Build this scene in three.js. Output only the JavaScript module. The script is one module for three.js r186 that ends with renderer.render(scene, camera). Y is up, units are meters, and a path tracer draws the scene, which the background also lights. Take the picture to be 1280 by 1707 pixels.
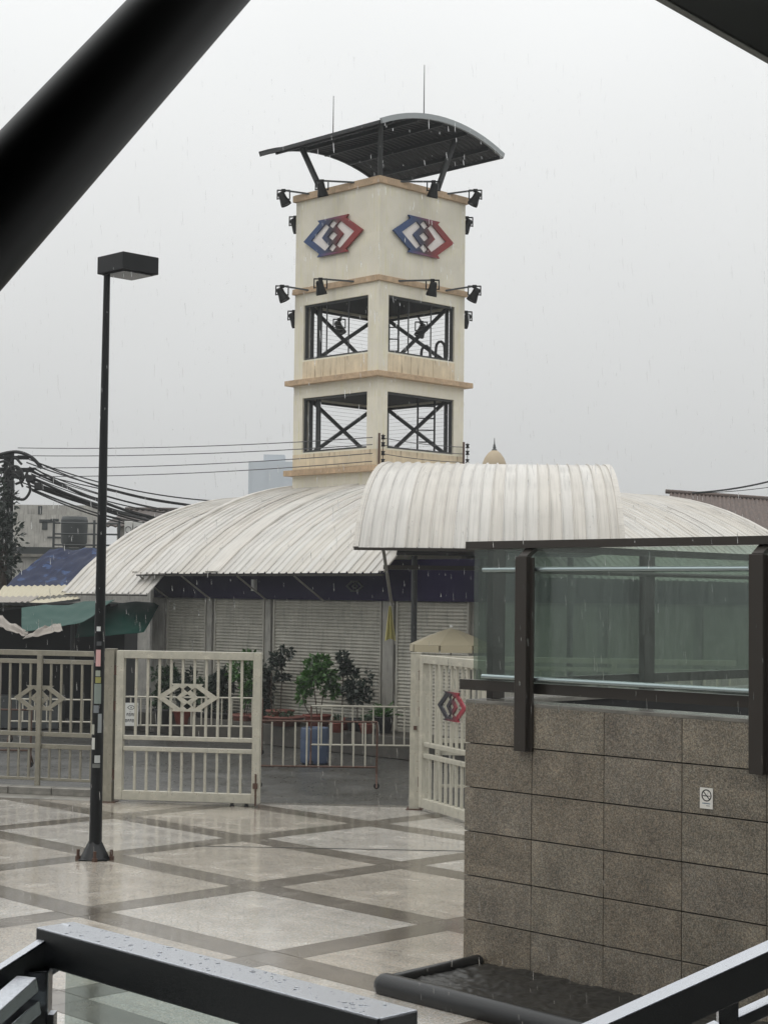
import * as THREE from 'three';
import { mergeGeometries } from 'three/addons/utils/BufferGeometryUtils.js';
import { RoundedBoxGeometry } from 'three/addons/geometries/RoundedBoxGeometry.js';

// ------------------------------------------------------------------ camera, sky, sun, exposure
const scene = new THREE.Scene();
const camera = new THREE.PerspectiveCamera(33.9, 767 / 1024, 0.1, 4000);
{
  const p = 0.0505, r = 0.012;
  const F = new THREE.Vector3(0, Math.sin(p), -Math.cos(p));
  const u = new THREE.Vector3(0, Math.cos(p), Math.sin(p));
  camera.position.set(0, 3.2, 0);
  camera.up.copy(u).multiplyScalar(Math.cos(r)).addScaledVector(new THREE.Vector3(1, 0, 0), -Math.sin(r));
  camera.lookAt(F.clone().add(camera.position));
}
const renderer = new THREE.WebGLRenderer({ antialias: true });
renderer.toneMapping = THREE.LinearToneMapping;
renderer.toneMappingExposure = 1.0;
renderer.shadowMap.enabled = true;

let seed = 20231;
const rnd = () => { seed = (seed * 1664525 + 1013904223) >>> 0; return seed / 4294967296; };
const rr = (a, b) => a + (b - a) * rnd();

// tileable value noise
function makeNoise(n) { const g = new Float32Array(n * n); for (let i = 0; i < n * n; i++) g[i] = rnd(); return (x, y) => {
  const xi = Math.floor(x), yi = Math.floor(y), fx = x - xi, fy = y - yi, sx = fx * fx * (3 - 2 * fx), sy = fy * fy * (3 - 2 * fy);
  const m = (a) => ((a % n) + n) % n, a = g[m(yi) * n + m(xi)], b = g[m(yi) * n + m(xi + 1)], c = g[m(yi + 1) * n + m(xi)], d = g[m(yi + 1) * n + m(xi + 1)];
  return a + (b - a) * sx + (c - a) * sy + (a - b - c + d) * sx * sy; }; }
const N64 = makeNoise(64), N256 = makeNoise(256);

// overcast sky: three times brighter overhead than at the horizon, faint cloud mottling
{
  const w = 512, h = 256, data = new Float32Array(w * h * 4);
  for (let j = 0; j < h; j++) for (let i = 0; i < w; i++) {
    const el = ((j + 0.5) / h - 0.5) * Math.PI, s = Math.max(0, Math.sin(el));
    let L = 0.565 * (1 + 2.3 * s);
    const m = N64(i / 8, j / 6) * 0.6 + N64(i / 4 + 9, j / 3) * 0.4;
    L *= 0.975 + 0.05 * m;
    const k = (j * w + i) * 4, c = 0.5 + 0.5 * Math.min(1, s * 3);
    data[k] = L * (0.995 - 0.012 * c); data[k + 1] = L * 0.998; data[k + 2] = L * (0.985 + 0.012 * c); data[k + 3] = 1;
  }
  const t = new THREE.DataTexture(data, w, h, THREE.RGBAFormat, THREE.FloatType);
  t.mapping = THREE.EquirectangularReflectionMapping; t.magFilter = THREE.LinearFilter; t.needsUpdate = true;
  scene.background = t; scene.environment = t;
}
const sun = new THREE.DirectionalLight(0xfff6ea, 0.5);
sun.position.set(-25, 60, -10); sun.target.position.set(0, 0, -28);
sun.castShadow = true; sun.shadow.radius = 40; sun.shadow.mapSize.set(2048, 2048);
Object.assign(sun.shadow.camera, { left: -50, right: 50, top: 50, bottom: -50, near: 1, far: 160 });
scene.add(sun, sun.target);
scene.fog = new THREE.FogExp2(0xd8dadb, 0.0011);

// ------------------------------------------------------------------ names, labels, helpers
const used = {};
function numbered(n) { if (used[n] === undefined) { used[n] = 0; return n; } used[n]++; return n + '_' + String(used[n]).padStart(3, '0'); }
function shade(m) { m.castShadow = true; m.receiveShadow = true; return m; }
function part(name, geo, mat, parent, label) { const m = shade(new THREE.Mesh(geo, mat)); m.name = name; if (label) m.userData.label = label; parent.add(m); return m; }
function thing(name, label, category, pos = [0, 0, 0], turn = 0, group) {
  const o = new THREE.Group(); o.name = numbered(name); o.position.set(...pos); o.rotation.y = turn;
  o.userData = { label, category }; if (group) o.userData.group = group; scene.add(o); return o;
}
function solo(name, geo, mat, label, category, group) {
  const m = shade(new THREE.Mesh(geo, mat)); m.name = numbered(name); m.userData = { label, category }; if (group) m.userData.group = group; scene.add(m); return m;
}
function struct(name, geo, mat, label) { const m = shade(new THREE.Mesh(geo, mat)); m.name = numbered(name); m.userData = { kind: 'structure', label }; scene.add(m); return m; }
function structGroup(name, label, pos = [0, 0, 0], turn = 0) { const o = new THREE.Group(); o.name = numbered(name); o.position.set(...pos); o.rotation.y = turn; o.userData = { kind: 'structure', label }; scene.add(o); return o; }

function boxUV(g, ox = 0, oy = 0) {
  const p = g.attributes.position, n = g.attributes.normal, uv = new Float32Array(p.count * 2);
  for (let i = 0; i < p.count; i++) {
    const ax = Math.abs(n.getX(i)), ay = Math.abs(n.getY(i)), az = Math.abs(n.getZ(i));
    let a, b; if (ay >= ax && ay >= az) { a = p.getX(i); b = -p.getZ(i); } else if (ax >= az) { a = -p.getZ(i); b = p.getY(i); } else { a = p.getX(i); b = p.getY(i); }
    uv[i * 2] = a + ox; uv[i * 2 + 1] = b + oy;
  }
  g.setAttribute('uv', new THREE.BufferAttribute(uv, 2)); return g;
}
// box between two corners
function bx(x0, y0, z0, x1, y1, z1, bevel = 0) {
  const w = Math.abs(x1 - x0), h = Math.abs(y1 - y0), d = Math.abs(z1 - z0);
  let g = bevel ? new RoundedBoxGeometry(w, h, d, 1, Math.min(bevel, w / 2.1, h / 2.1, d / 2.1)) : new THREE.BoxGeometry(w, h, d);
  g.translate((x0 + x1) / 2, (y0 + y1) / 2, (z0 + z1) / 2);
  return boxUV(g);
}
function merge(list) { return mergeGeometries(list.map((g) => { const c = g.index ? g.toNonIndexed() : g; for (const k of Object.keys(c.attributes)) if (!['position', 'normal', 'uv'].includes(k)) c.deleteAttribute(k); return c; })); }
function V(a) { return new THREE.Vector3(...a); }
function rod(a, b, r0, r1 = r0, seg = 10) {
  const A = V(a), B = V(b), L = A.distanceTo(B), g = new THREE.CylinderGeometry(r1, r0, L, seg);
  g.applyQuaternion(new THREE.Quaternion().setFromUnitVectors(new THREE.Vector3(0, 1, 0), B.clone().sub(A).normalize()));
  const m = A.add(B).multiplyScalar(0.5); g.translate(m.x, m.y, m.z); return g;
}
// rectangular bar from a to b; w across (horizontal), h the other way
function bar(a, b, w, h, bevel = 0) {
  const A = V(a), B = V(b), D = B.clone().sub(A), L = D.length(); D.normalize();
  const g = bevel ? new RoundedBoxGeometry(L, h, w, 1, bevel) : new THREE.BoxGeometry(L, h, w); boxUV(g);
  const X = D, up = Math.abs(D.y) > 0.99 ? new THREE.Vector3(0, 0, 1) : new THREE.Vector3(0, 1, 0);
  const Z = X.clone().cross(up).normalize(), Y = Z.clone().cross(X).normalize();
  g.applyMatrix4(new THREE.Matrix4().makeBasis(X, Y, Z)); const m = A.add(B).multiplyScalar(0.5); g.translate(m.x, m.y, m.z); return g;
}
function tube(pts, r, seg = 24, rad = 6) { return new THREE.TubeGeometry(new THREE.CatmullRomCurve3(pts.map(V)), seg, r, rad); }
// bilinear patch with wrinkles and a little thickness (two skins)
function patch(c, nu, nv, bump, thick = 0.012) {
  const [A, B, C, D] = c.map(V), pos = [], uv = [], idx = [], n = B.clone().sub(A).cross(D.clone().sub(A)).normalize(); if (n.y < 0) n.negate();
  for (let s = 0; s < 2; s++) for (let j = 0; j <= nv; j++) for (let i = 0; i <= nu; i++) {
    const u = i / nu, v = j / nv, P = A.clone().lerp(B, u).lerp(D.clone().lerp(C, u), v).addScaledVector(n, (bump ? bump(u, v) : 0) - s * thick);
    pos.push(P.x, P.y, P.z); uv.push(u * A.distanceTo(B), v * A.distanceTo(D));
  }
  const W = nu + 1, H = (nu + 1) * (nv + 1);
  for (let s = 0; s < 2; s++) for (let j = 0; j < nv; j++) for (let i = 0; i < nu; i++) {
    const a = s * H + j * W + i, b = a + 1, d = a + W, e = d + 1; if (s) idx.push(a, d, b, b, d, e); else idx.push(a, b, d, b, e, d);
  }
  const edge = (a, b) => idx.push(a, a + H, b, b, a + H, b + H);
  for (let i = 0; i < nu; i++) { edge(i, i + 1); edge(nv * W + i + 1, nv * W + i); }
  for (let j = 0; j < nv; j++) { edge((j + 1) * W, j * W); edge(j * W + nu, (j + 1) * W + nu); }
  const g = new THREE.BufferGeometry(); g.setAttribute('position', new THREE.Float32BufferAttribute(pos, 3)); g.setAttribute('uv', new THREE.Float32BufferAttribute(uv, 2)); g.setIndex(idx); g.computeVertexNormals(); return g;
}

// ------------------------------------------------------------------ textures (colour, grain, stains, wet patches)
function tex(n, f, srgb, size) {
  const d = new Uint8Array(n * n * 4);
  for (let j = 0; j < n; j++) for (let i = 0; i < n; i++) { const c = f(i, j), k = (j * n + i) * 4; d[k] = c[0]; d[k + 1] = c[1]; d[k + 2] = c[2]; d[k + 3] = 255; }
  const t = new THREE.DataTexture(d, n, n); t.wrapS = t.wrapT = THREE.RepeatWrapping; t.magFilter = THREE.LinearFilter; t.minFilter = THREE.LinearMipmapLinearFilter; t.generateMipmaps = true;
  if (srgb) t.colorSpace = THREE.SRGBColorSpace; t.repeat.set(1 / size, 1 / size); t.needsUpdate = true; return t;
}
const cl = (x) => Math.max(0, Math.min(255, x)), grey = (v) => [cl(v), cl(v), cl(v)];
const fbm = (x, y, s) => N64(x * s, y * s) * 0.5 + N64(x * s * 2 + 3, y * s * 2) * 0.25 + N64(x * s * 4, y * s * 4 + 7) * 0.15 + N256(x * s * 8, y * s * 8) * 0.1;
function speckle(base, spread, n, size, patchy = 0.15) {   // granite grain
  return tex(n, (i, j) => {
    const q = N256(i * 256 / n, j * 256 / n), q2 = rnd(), p = fbm(i * 64 / n / 8, j * 64 / n / 8, 1);
    let k = 1 + (q - 0.5) * spread + (q2 - 0.5) * spread * 0.9 + (p - 0.5) * patchy * 2; if (q2 > 0.985) k += 0.5; if (q2 < 0.03) k -= 0.3;
    const t = (N256(i * 128 / n + 31, j * 128 / n) - 0.5) * 0.05;
    return [cl(base[0] * k * (1 + t)), cl(base[1] * k), cl(base[2] * k * (1 - t))];
  }, true, size);
}
const T = {};
T.wallGranite = speckle([137, 131, 121], 0.6, 1024, 1.9, 0.18);
T.paleGranite = speckle([176, 171, 163], 0.3, 1024, 2.4, 0.1);
T.bandGranite = speckle([104, 97, 88], 0.3, 512, 1.5, 0.14);
T.wetRough = tex(512, (i, j) => { const p = fbm(i / 64, j / 64, 1), q = N256(i / 2, j / 2); return grey(26 + Math.max(0, p - 0.45) * 120 + q * 20); }, false, 3.1);
const rings = []; for (let k = 0; k < 46; k++) rings.push([rr(30, 482), rr(30, 482), rr(5, 22)]);
const ringField = new Float32Array(512 * 512);
for (const [x, y, q] of rings) for (let j = -28; j <= 28; j++) for (let i = -28; i <= 28; i++) { const d = Math.hypot(i, j) - q; if (Math.abs(d) < 5) ringField[(Math.round(y) + j) * 512 + Math.round(x) + i] += Math.cos(d * 1.26) * (1 - Math.abs(d) / 5); }
T.wetBump = tex(512, (i, j) => grey(128 + (N256(i / 2, j / 2) - 0.5) * 60 + (N64(i / 8, j / 8) - 0.5) * 100 + ringField[j * 512 + i] * 70), false, 1.9);
T.asphalt = speckle([66, 65, 62], 0.5, 1024, 6.7, 0.16);
T.plaster = tex(1024, (i, j) => {       // cream paint with rain-washed dirt runs
  const run = Math.max(0, N256(i / 4, j / 90) - 0.62) * 1.1, p = fbm(i / 128, j / 128, 1);
  const k = 1 + (p - 0.5) * 0.1 - run * 0.05 + (rnd() - 0.5) * 0.03; return [cl(219 * k), cl(213 * k), cl(197 * k * (1 - run * 0.2))];
}, true, 4);
T.peach = tex(512, (i, j) => {
  const run = Math.max(0, N256(i / 3, j / 90) - 0.8) * 2.5, p = fbm(i / 64, j / 64, 1);
  const k = 1 + (p - 0.5) * 0.2 - run * 0.8; return [cl(214 * k), cl(198 * k * (1 - run * .12)), cl(170 * k * (1 - run * .2))];
}, true, 2);
T.cornice = tex(512, (i, j) => {
  const run = Math.max(0, N256(i / 3, j / 12) - 0.5), p = fbm(i / 64, j / 64, 1);
  const k = 1 + (p - 0.5) * 0.25 - run * 0.3; return [cl(186 * k), cl(160 * k), cl(130 * k)];
}, true, 1.6);
T.roof = tex(1024, (i, j) => {          // off-white coated sheet with grime streaks down the slope
  const run = N256(i / 3, j / 120), run2 = N256(i / 9 + 40, j / 200), p = fbm(i / 128, j / 128, 1);
  const k = 0.97 + (p - 0.5) * 0.1 - Math.max(0, run - 0.62) * 0.22 - Math.max(0, run2 - 0.6) * 0.2 + (rnd() - 0.5) * 0.03; return [cl(203 * k), cl(200 * k), cl(194 * k)];
}, true, 3);
T.whitePaint = tex(512, (i, j) => {     // gate paint, chipped and rusty here and there
  const p = fbm(i / 64, j / 64, 1), q = N256(i / 4, j / 4), rust = q > 0.86 && p > 0.55 ? 1 : 0;
  const k = 0.95 + (p - 0.5) * 0.22; return rust ? [112, 82, 60] : [cl(196 * k), cl(192 * k), cl(178 * k)];
}, true, 0.9);
T.shutter = tex(512, (i, j) => { const p = fbm(i / 64, j / 64, 1), run = Math.max(0, N256(i / 3, j / 70) - 0.6); const k = 1 + (p - 0.5) * 0.2 - run * 0.4; return [cl(176 * k), cl(173 * k), cl(162 * k)]; }, true, 2.5);
T.concrete = tex(512, (i, j) => { const p = fbm(i / 40, j / 40, 1), k = 1 + (p - 0.5) * 0.5 + (rnd() - 0.5) * 0.1; return [cl(122 * k), cl(119 * k), cl(112 * k)]; }, true, 2);
T.grime = tex(512, (i, j) => { const p = fbm(i / 40, j / 40, 1), run = Math.max(0, N256(i / 4, j / 60) - 0.6); const k = 1 + (p - 0.5) * 0.3 - run * 0.4; return [cl(164 * k), cl(162 * k), cl(156 * k)]; }, true, 3);
T.tile = tex(512, (i, j) => { const p = fbm(i / 30, j / 30, 1), q = N256(i / 2, j / 2), k = 1 + (p - 0.5) * 0.7 + (q - .5) * .4; return [cl(112 * k), cl(92 * k), cl(80 * k)]; }, true, 2);
T.roadRough = tex(512, (i, j) => { const p = fbm(i / 40, j / 40, 1), q = N256(i / 2, j / 2); return grey(60 + Math.max(0, p - 0.35) * 120 + q * 40); }, false, 7.3);
T.soil = speckle([30, 29, 26], 1.0, 512, 0.6, 0.5);
T.tarp = tex(256, (i, j) => { const p = fbm(i / 30, j / 30, 1), f = p > 0.58 ? Math.min(1, (p - 0.58) * 9) : 0, k = 0.9 + (N256(i / 3, j / 3) - 0.5) * 0.3; return [cl((16 + f * 46) * k), cl((34 + f * 54) * k), cl((70 + f * 56) * k)]; }, true, 2.1);
T.glassRough = tex(512, (i, j) => { const a = N256(i / 2, j / 26), b = N256(i / 5 + 70, j / 90), d = N256(i / 2, j / 2); return grey(150 + (a - 0.5) * 130 + (b - 0.5) * 120 + (d > 0.8 ? 60 : 0)); }, false, 1.3);
T.drips = tex(512, (i, j) => grey(128 + (N256(i / 2, j / 3) - 0.5) * 200), false, 0.22);

const M = {};
const std = (k, o) => (M[k] = new THREE.MeshPhysicalMaterial({ roughness: 0.7, ...o }));
std('wallGranite', { map: T.wallGranite, roughness: 0.42, color: 0xd0ccc6 });
std('wallGraniteB', { map: T.wallGranite, roughness: 0.45, color: 0xcdc7be });
std('wallGraniteC', { map: T.wallGranite, roughness: 0.42, color: 0xd4d0c8 });
std('paving', { map: T.paleGranite, roughnessMap: T.wetRough, roughness: 1, bumpMap: T.wetBump, bumpScale: 0.0013, ior: 1.45, clearcoat: 0.5, clearcoatRoughness: 0.12 });
std('pavingB', { map: T.paleGranite, roughnessMap: T.wetRough, roughness: 1, bumpMap: T.wetBump, bumpScale: 0.0013, ior: 1.45, clearcoat: 0.5, clearcoatRoughness: 0.12, color: 0xf0ece6 });
std('band', { map: T.bandGranite, roughnessMap: T.wetRough, roughness: 1, bumpMap: T.wetBump, bumpScale: 0.0013, ior: 1.42, clearcoat: 0.5, clearcoatRoughness: 0.12 });
std('bed', { color: 0x2a2825, roughness: 0.5 });
std('asphalt', { map: T.asphalt, roughnessMap: T.roadRough, roughness: 1 });
std('concrete', { map: T.concrete, roughness: 0.45 });
std('plinthGrey', { map: T.concrete, roughness: 0.5, color: 0x8a8782 });
std('coping', { map: T.concrete, roughness: 0.22, color: 0xdddddd });
std('plaster', { map: T.plaster, roughness: 0.75 });
std('peach', { map: T.peach, roughness: 0.7 });
std('cornice', { map: T.cornice, roughness: 0.65 });
std('roof', { map: T.roof, roughness: 0.38, metalness: 0.0 });
std('roofB', { map: T.roof, roughness: 0.4, color: 0xfaf8f5 });
std('whitePaint', { map: T.whitePaint, roughness: 0.4, color: 0xececea });
std('oldPaint', { map: T.whitePaint, roughness: 0.45, color: 0xb4b2ac });
std('shutter', { map: T.shutter, roughness: 0.5 });
std('pillar', { map: T.grime, roughness: 0.65, color: 0xf0efec });
std('purple', { color: 0x1b1138, roughness: 0.6, specularIntensity: 0.5 });
std('darkSteel', { color: 0x1d1f20, roughness: 0.35, metalness: 0.2 });
std('towerSteel', { color: 0x3a3c3c, roughness: 0.5, metalness: 0.2 });
std('bronze', { color: 0x37322d, roughness: 0.32, metalness: 0.35 });
std('black', { color: 0x050606, roughness: 0.45, specularIntensity: 0.45 });
std('lampBlack', { color: 0x0b0d0f, roughness: 0.38, specularIntensity: 0.6 });
std('chrome', { color: 0x9aa6a6, roughness: 0.22, metalness: 0.85 });
std('wetSteel', { color: 0xc9ccd2, roughness: 0.24, bumpMap: T.drips, bumpScale: 0.0005, metalness: 1 });
std('glass', { color: 0xd4dcd7, transmission: 1, thickness: 0, roughness: 0.29, roughnessMap: T.glassRough, ior: 1.5 });
std('clearGlass', { color: 0xe2e8e6, transmission: 1, thickness: 0, roughness: 0.03, ior: 1.5 });
std('blueTarp', { map: T.tarp, roughness: 0.5, specularIntensity: 0.4, color: 0xd8dcec });
std('greenTarp', { color: 0x083c33, roughness: 0.5, specularIntensity: 0.4 });
std('beigeSheet', { color: 0xb3ab94, roughness: 0.45 });
std('whiteTarp', { color: 0x8f8880, roughness: 0.5 });
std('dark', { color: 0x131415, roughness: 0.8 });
std('grime', { map: T.grime, roughness: 0.7 });
std('brownRoof', { map: T.tile, roughness: 0.6, color: 0xb4b0b0 });
std('greyRoof', { map: T.tile, roughness: 0.6, color: 0x8b8b8b });
std('cable', { color: 0x0d0d0e, roughness: 0.6 });
std('thinWire', { color: 0x4a4a4c, roughness: 0.6 });
std('netWire', { color: 0xa0a09c, roughness: 0.6 });
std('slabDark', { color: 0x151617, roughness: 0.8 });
std('leafA', { color: 0x1d3d18, roughness: 0.45, transmission: 0.3, thickness: 0 });
std('leafB', { color: 0x3d6a22, roughness: 0.45, transmission: 0.35, thickness: 0 });
std('leafC', { color: 0x16281a, roughness: 0.45, transmission: 0.25, thickness: 0 });
std('stem', { color: 0x3a2f24, roughness: 0.8 });
std('redPot', { color: 0x6f3326, roughness: 0.5 });
std('terracotta', { color: 0x70443a, roughness: 0.6 });
std('blackPot', { color: 0x1a1a1b, roughness: 0.5 });
std('bluePlastic', { color: 0x3c4a62, roughness: 0.45 });
std('umbrella', { color: 0xb7ac90, roughness: 0.7, transmission: 0.15, thickness: 0 });
std('yellow', { color: 0xb9b272, roughness: 0.7, transmission: 0.3, thickness: 0 });
std('white', { color: 0xd6d6d2, roughness: 0.5 });
std('tank', { color: 0x35393a, roughness: 0.6 });
std('rustSteel', { color: 0x4a3226, roughness: 0.7 });
std('tower_far', { color: 0xaab3bb, roughness: 0.8 });
std('dome', { color: 0xa8987e, roughness: 0.6 });
std('soil', { map: T.soil, roughness: 0.4 });
std('kerbBlack', { color: 0x131415, roughness: 0.3, bumpMap: T.wetBump, bumpScale: 0.001 });
std('gravelWet', { color: 0x2b2c2c, roughness: 0.3, bumpMap: T.wetBump, bumpScale: 0.01 });
std('lens', { color: 0x2a2d30, roughness: 0.15 });
std('rain', { color: 0xffffff, transmission: 1, thickness: 0.003, roughness: 0, ior: 1.33 });

// the site grid is turned 44.5 degrees: in a group turned by TH, +x runs right and away, -z runs left and away
const TH = THREE.MathUtils.degToRad(44.5), CO = Math.cos(TH), SI = Math.sin(TH);
const site = (u, v) => [u * CO - v * SI, -u * SI - v * CO];      // distances along the two grid directions from the eye's foot

// ------------------------------------------------------------------ ground
{
  const g = new THREE.PlaneGeometry(3000, 3000); g.rotateX(-Math.PI / 2); g.translate(0, -0.035, -600); boxUV(g);
  struct('road', g, M.asphalt, 'wet dark asphalt road beyond the gates');
}
const plaza = structGroup('plaza', 'wet granite plaza with pale panels between brown bands', [0, 0, 0], TH);
{
  const aL = [], bL = []; for (let k = -2; k <= 7; k++) aL.push(9.86 + 2.268 * k); for (let k = -4; k <= 6; k++) bL.push(11.4 + 2.887 * k);
  // far edge of the plaza follows the fence and gate line; keep panels whose centre is on the near side
  const inside = (u, v) => { const [x, z] = site(u, v); return z > -31 && z < -4 && x > -13 && x < 9; };
  const hw = 0.2, gap = 0.006;
  const slab = (u0, v0, u1, v1, name, mat) => {
    u0 += gap / 2; u1 -= gap / 2; v0 += gap / 2; v1 -= gap / 2;
    const edge = ([u, v]) => { const [x, z] = site(u, v); return site((u0 + u1) / 2, (v0 + v1) / 2)[0] > -4.3 ? z + 26.15 - 0.083 * (x + 4.3) : z + 26.15 - 0.405 * (x + 4.3); };
    const P = [[u0, v0], [u1, v0], [u1, v1], [u0, v1]], Q = [];
    P.forEach((A, i) => { const B = P[(i + 1) % 4], a = edge(A), c = edge(B); if (a >= 0) Q.push(A); if (a * c < 0) { const k = a / (a - c); Q.push([A[0] + (B[0] - A[0]) * k, A[1] + (B[1] - A[1]) * k]); } });
    if (Q.length < 3) return;
    const g = new THREE.ExtrudeGeometry(new THREE.Shape(Q.map(([u, v]) => new THREE.Vector2(u, v))), { depth: 0.02, bevelEnabled: false });
    g.rotateX(-Math.PI / 2); g.translate(0, -0.02 + rr(-0.0008, 0.0008), 0); boxUV(g, rr(0, 3), rr(0, 3)); part(name, g, mat, plaza);
  };
  for (let i = 0; i < aL.length - 1; i++) for (let j = 0; j < bL.length - 1; j++) {
    const u0 = aL[i], u1 = aL[i + 1], v0 = bL[j], v1 = bL[j + 1];
    if (!inside((u0 + u1) / 2, (v0 + v1) / 2)) continue;
    slab(u0 + hw, v0 + hw, u1 - hw, v1 - hw, 'paving_panel', rnd() > 0.5 ? M.paving : M.pavingB);
    slab(u0 - hw, v0 + hw, u0 + hw, v1 - hw, 'granite_band', M.band);
    slab(u0 + hw, v0 - hw, u1 - hw, v0 + hw, 'granite_band', M.band);
    slab(u0 - hw, v0 - hw, u0 + hw, v0 + hw, 'granite_band', M.band);
  }
}
// strip of paving and kerb under the fence and gate
{
  const strip = structGroup('kerb', 'pale concrete kerb strip under the fence and gates, with a thin drain slot in the plaza');
  part('kerb_stone', bar([-9.5, -0.006, -27.62], [-4.35, -0.006, -26.42], 0.7, 0.02), M.concrete, strip);
  const seg = 7, A = [-9.5, -27.86], B = [-4.45, -26.72];
  for (let i = 0; i < seg; i++) { const t0 = i / seg, t1 = (i + 0.985) / seg; part('kerb_stone', bar([A[0] + (B[0] - A[0]) * t0, 0.06, A[1] + (B[1] - A[1]) * t0], [A[0] + (B[0] - A[0]) * t1, 0.06, A[1] + (B[1] - A[1]) * t1], 0.25, 0.12, 0.015), M.concrete, strip); }
  for (let i = 0; i < 6; i++) { const z = (x) => -26.28 + 0.083 * (x + 4.3), x0 = -4.25 + i * 1.1, x1 = x0 + 1.094; part('threshold_stone', bar([x0, -0.012, z(x0)], [x1, -0.012, z(x1)], 0.24, 0.03, 0.004), M.coping, strip); }
  part('drain_slot', bar([-2.35, -0.001, -21.6], [3, -0.001, -21.35], 0.035, 0.008), M.dark, strip);
}

// ------------------------------------------------------------------ emblem: pointed hexagon with a lattice
function emblemShape() {
  const s = new THREE.Shape(); const P = [[-1, 0], [-0.45, 0.36], [-0.52, 0.43], [0.52, 0.43], [0.45, 0.36], [1, 0], [0.45, -0.36], [0.52, -0.43], [-0.52, -0.43], [-0.45, -0.36]];
  P.forEach(([x, y], i) => (i ? s.lineTo(x, y) : s.moveTo(x, y))); s.closePath();
  const hole = (pts) => { const h = new THREE.Path(); pts.forEach(([x, y], i) => (i ? h.lineTo(x, y) : h.moveTo(x, y))); h.closePath(); s.holes.push(h); };
  for (const k of [-1, 1]) hole([[0.73 * k, 0], [0.25 * k, 0.325], [0.105 * k, 0.22], [0.36 * k, 0], [0.105 * k, -0.22], [0.25 * k, -0.325]]);
  for (const y of [-0.27, 0.27]) hole([[0.14, y], [0, y + 0.105], [-0.14, y], [0, y - 0.105]]);
  hole([[0.165, 0], [0, 0.115], [-0.165, 0], [0, -0.115]]);
  return s;
}
function infillGeo(width, depth) {
  const s = new THREE.Shape(); [[-0.86, 0], [-0.36, 0.37], [0.36, 0.37], [0.86, 0], [0.36, -0.37], [-0.36, -0.37]].forEach(([x, y], i) => (i ? s.lineTo(x, y) : s.moveTo(x, y))); s.closePath();
  const g = new THREE.ExtrudeGeometry(s, { depth: depth / (width / 2), bevelEnabled: false }); g.scale(width / 2, width / 2, width / 2); return g;
}
function emblemGeo(width, depth, colours) {
  const g = new THREE.ExtrudeGeometry(emblemShape(), { depth: depth / (width / 2), bevelEnabled: false, steps: 1 }); g.scale(width / 2, width / 2, width / 2);
  if (colours) {
    const [L, R] = colours.map((c) => new THREE.Color(c)), mid = new THREE.Color(0x2c2026), n = g.attributes.position.count, c = new Float32Array(n * 3), q = new THREE.Color();
    for (let i = 0; i < n; i++) { const x = g.attributes.position.getX(i) / (width / 2); if (x < 0) q.copy(mid).lerp(L, Math.min(1, -x * 2)); else q.copy(mid).lerp(R, Math.min(1, x * 2)); c.set([q.r, q.g, q.b], i * 3); }
    g.setAttribute('color', new THREE.BufferAttribute(c, 3));
  }
  return g;
}
std('emblemPaint', { vertexColors: true, roughness: 0.4 });

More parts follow.
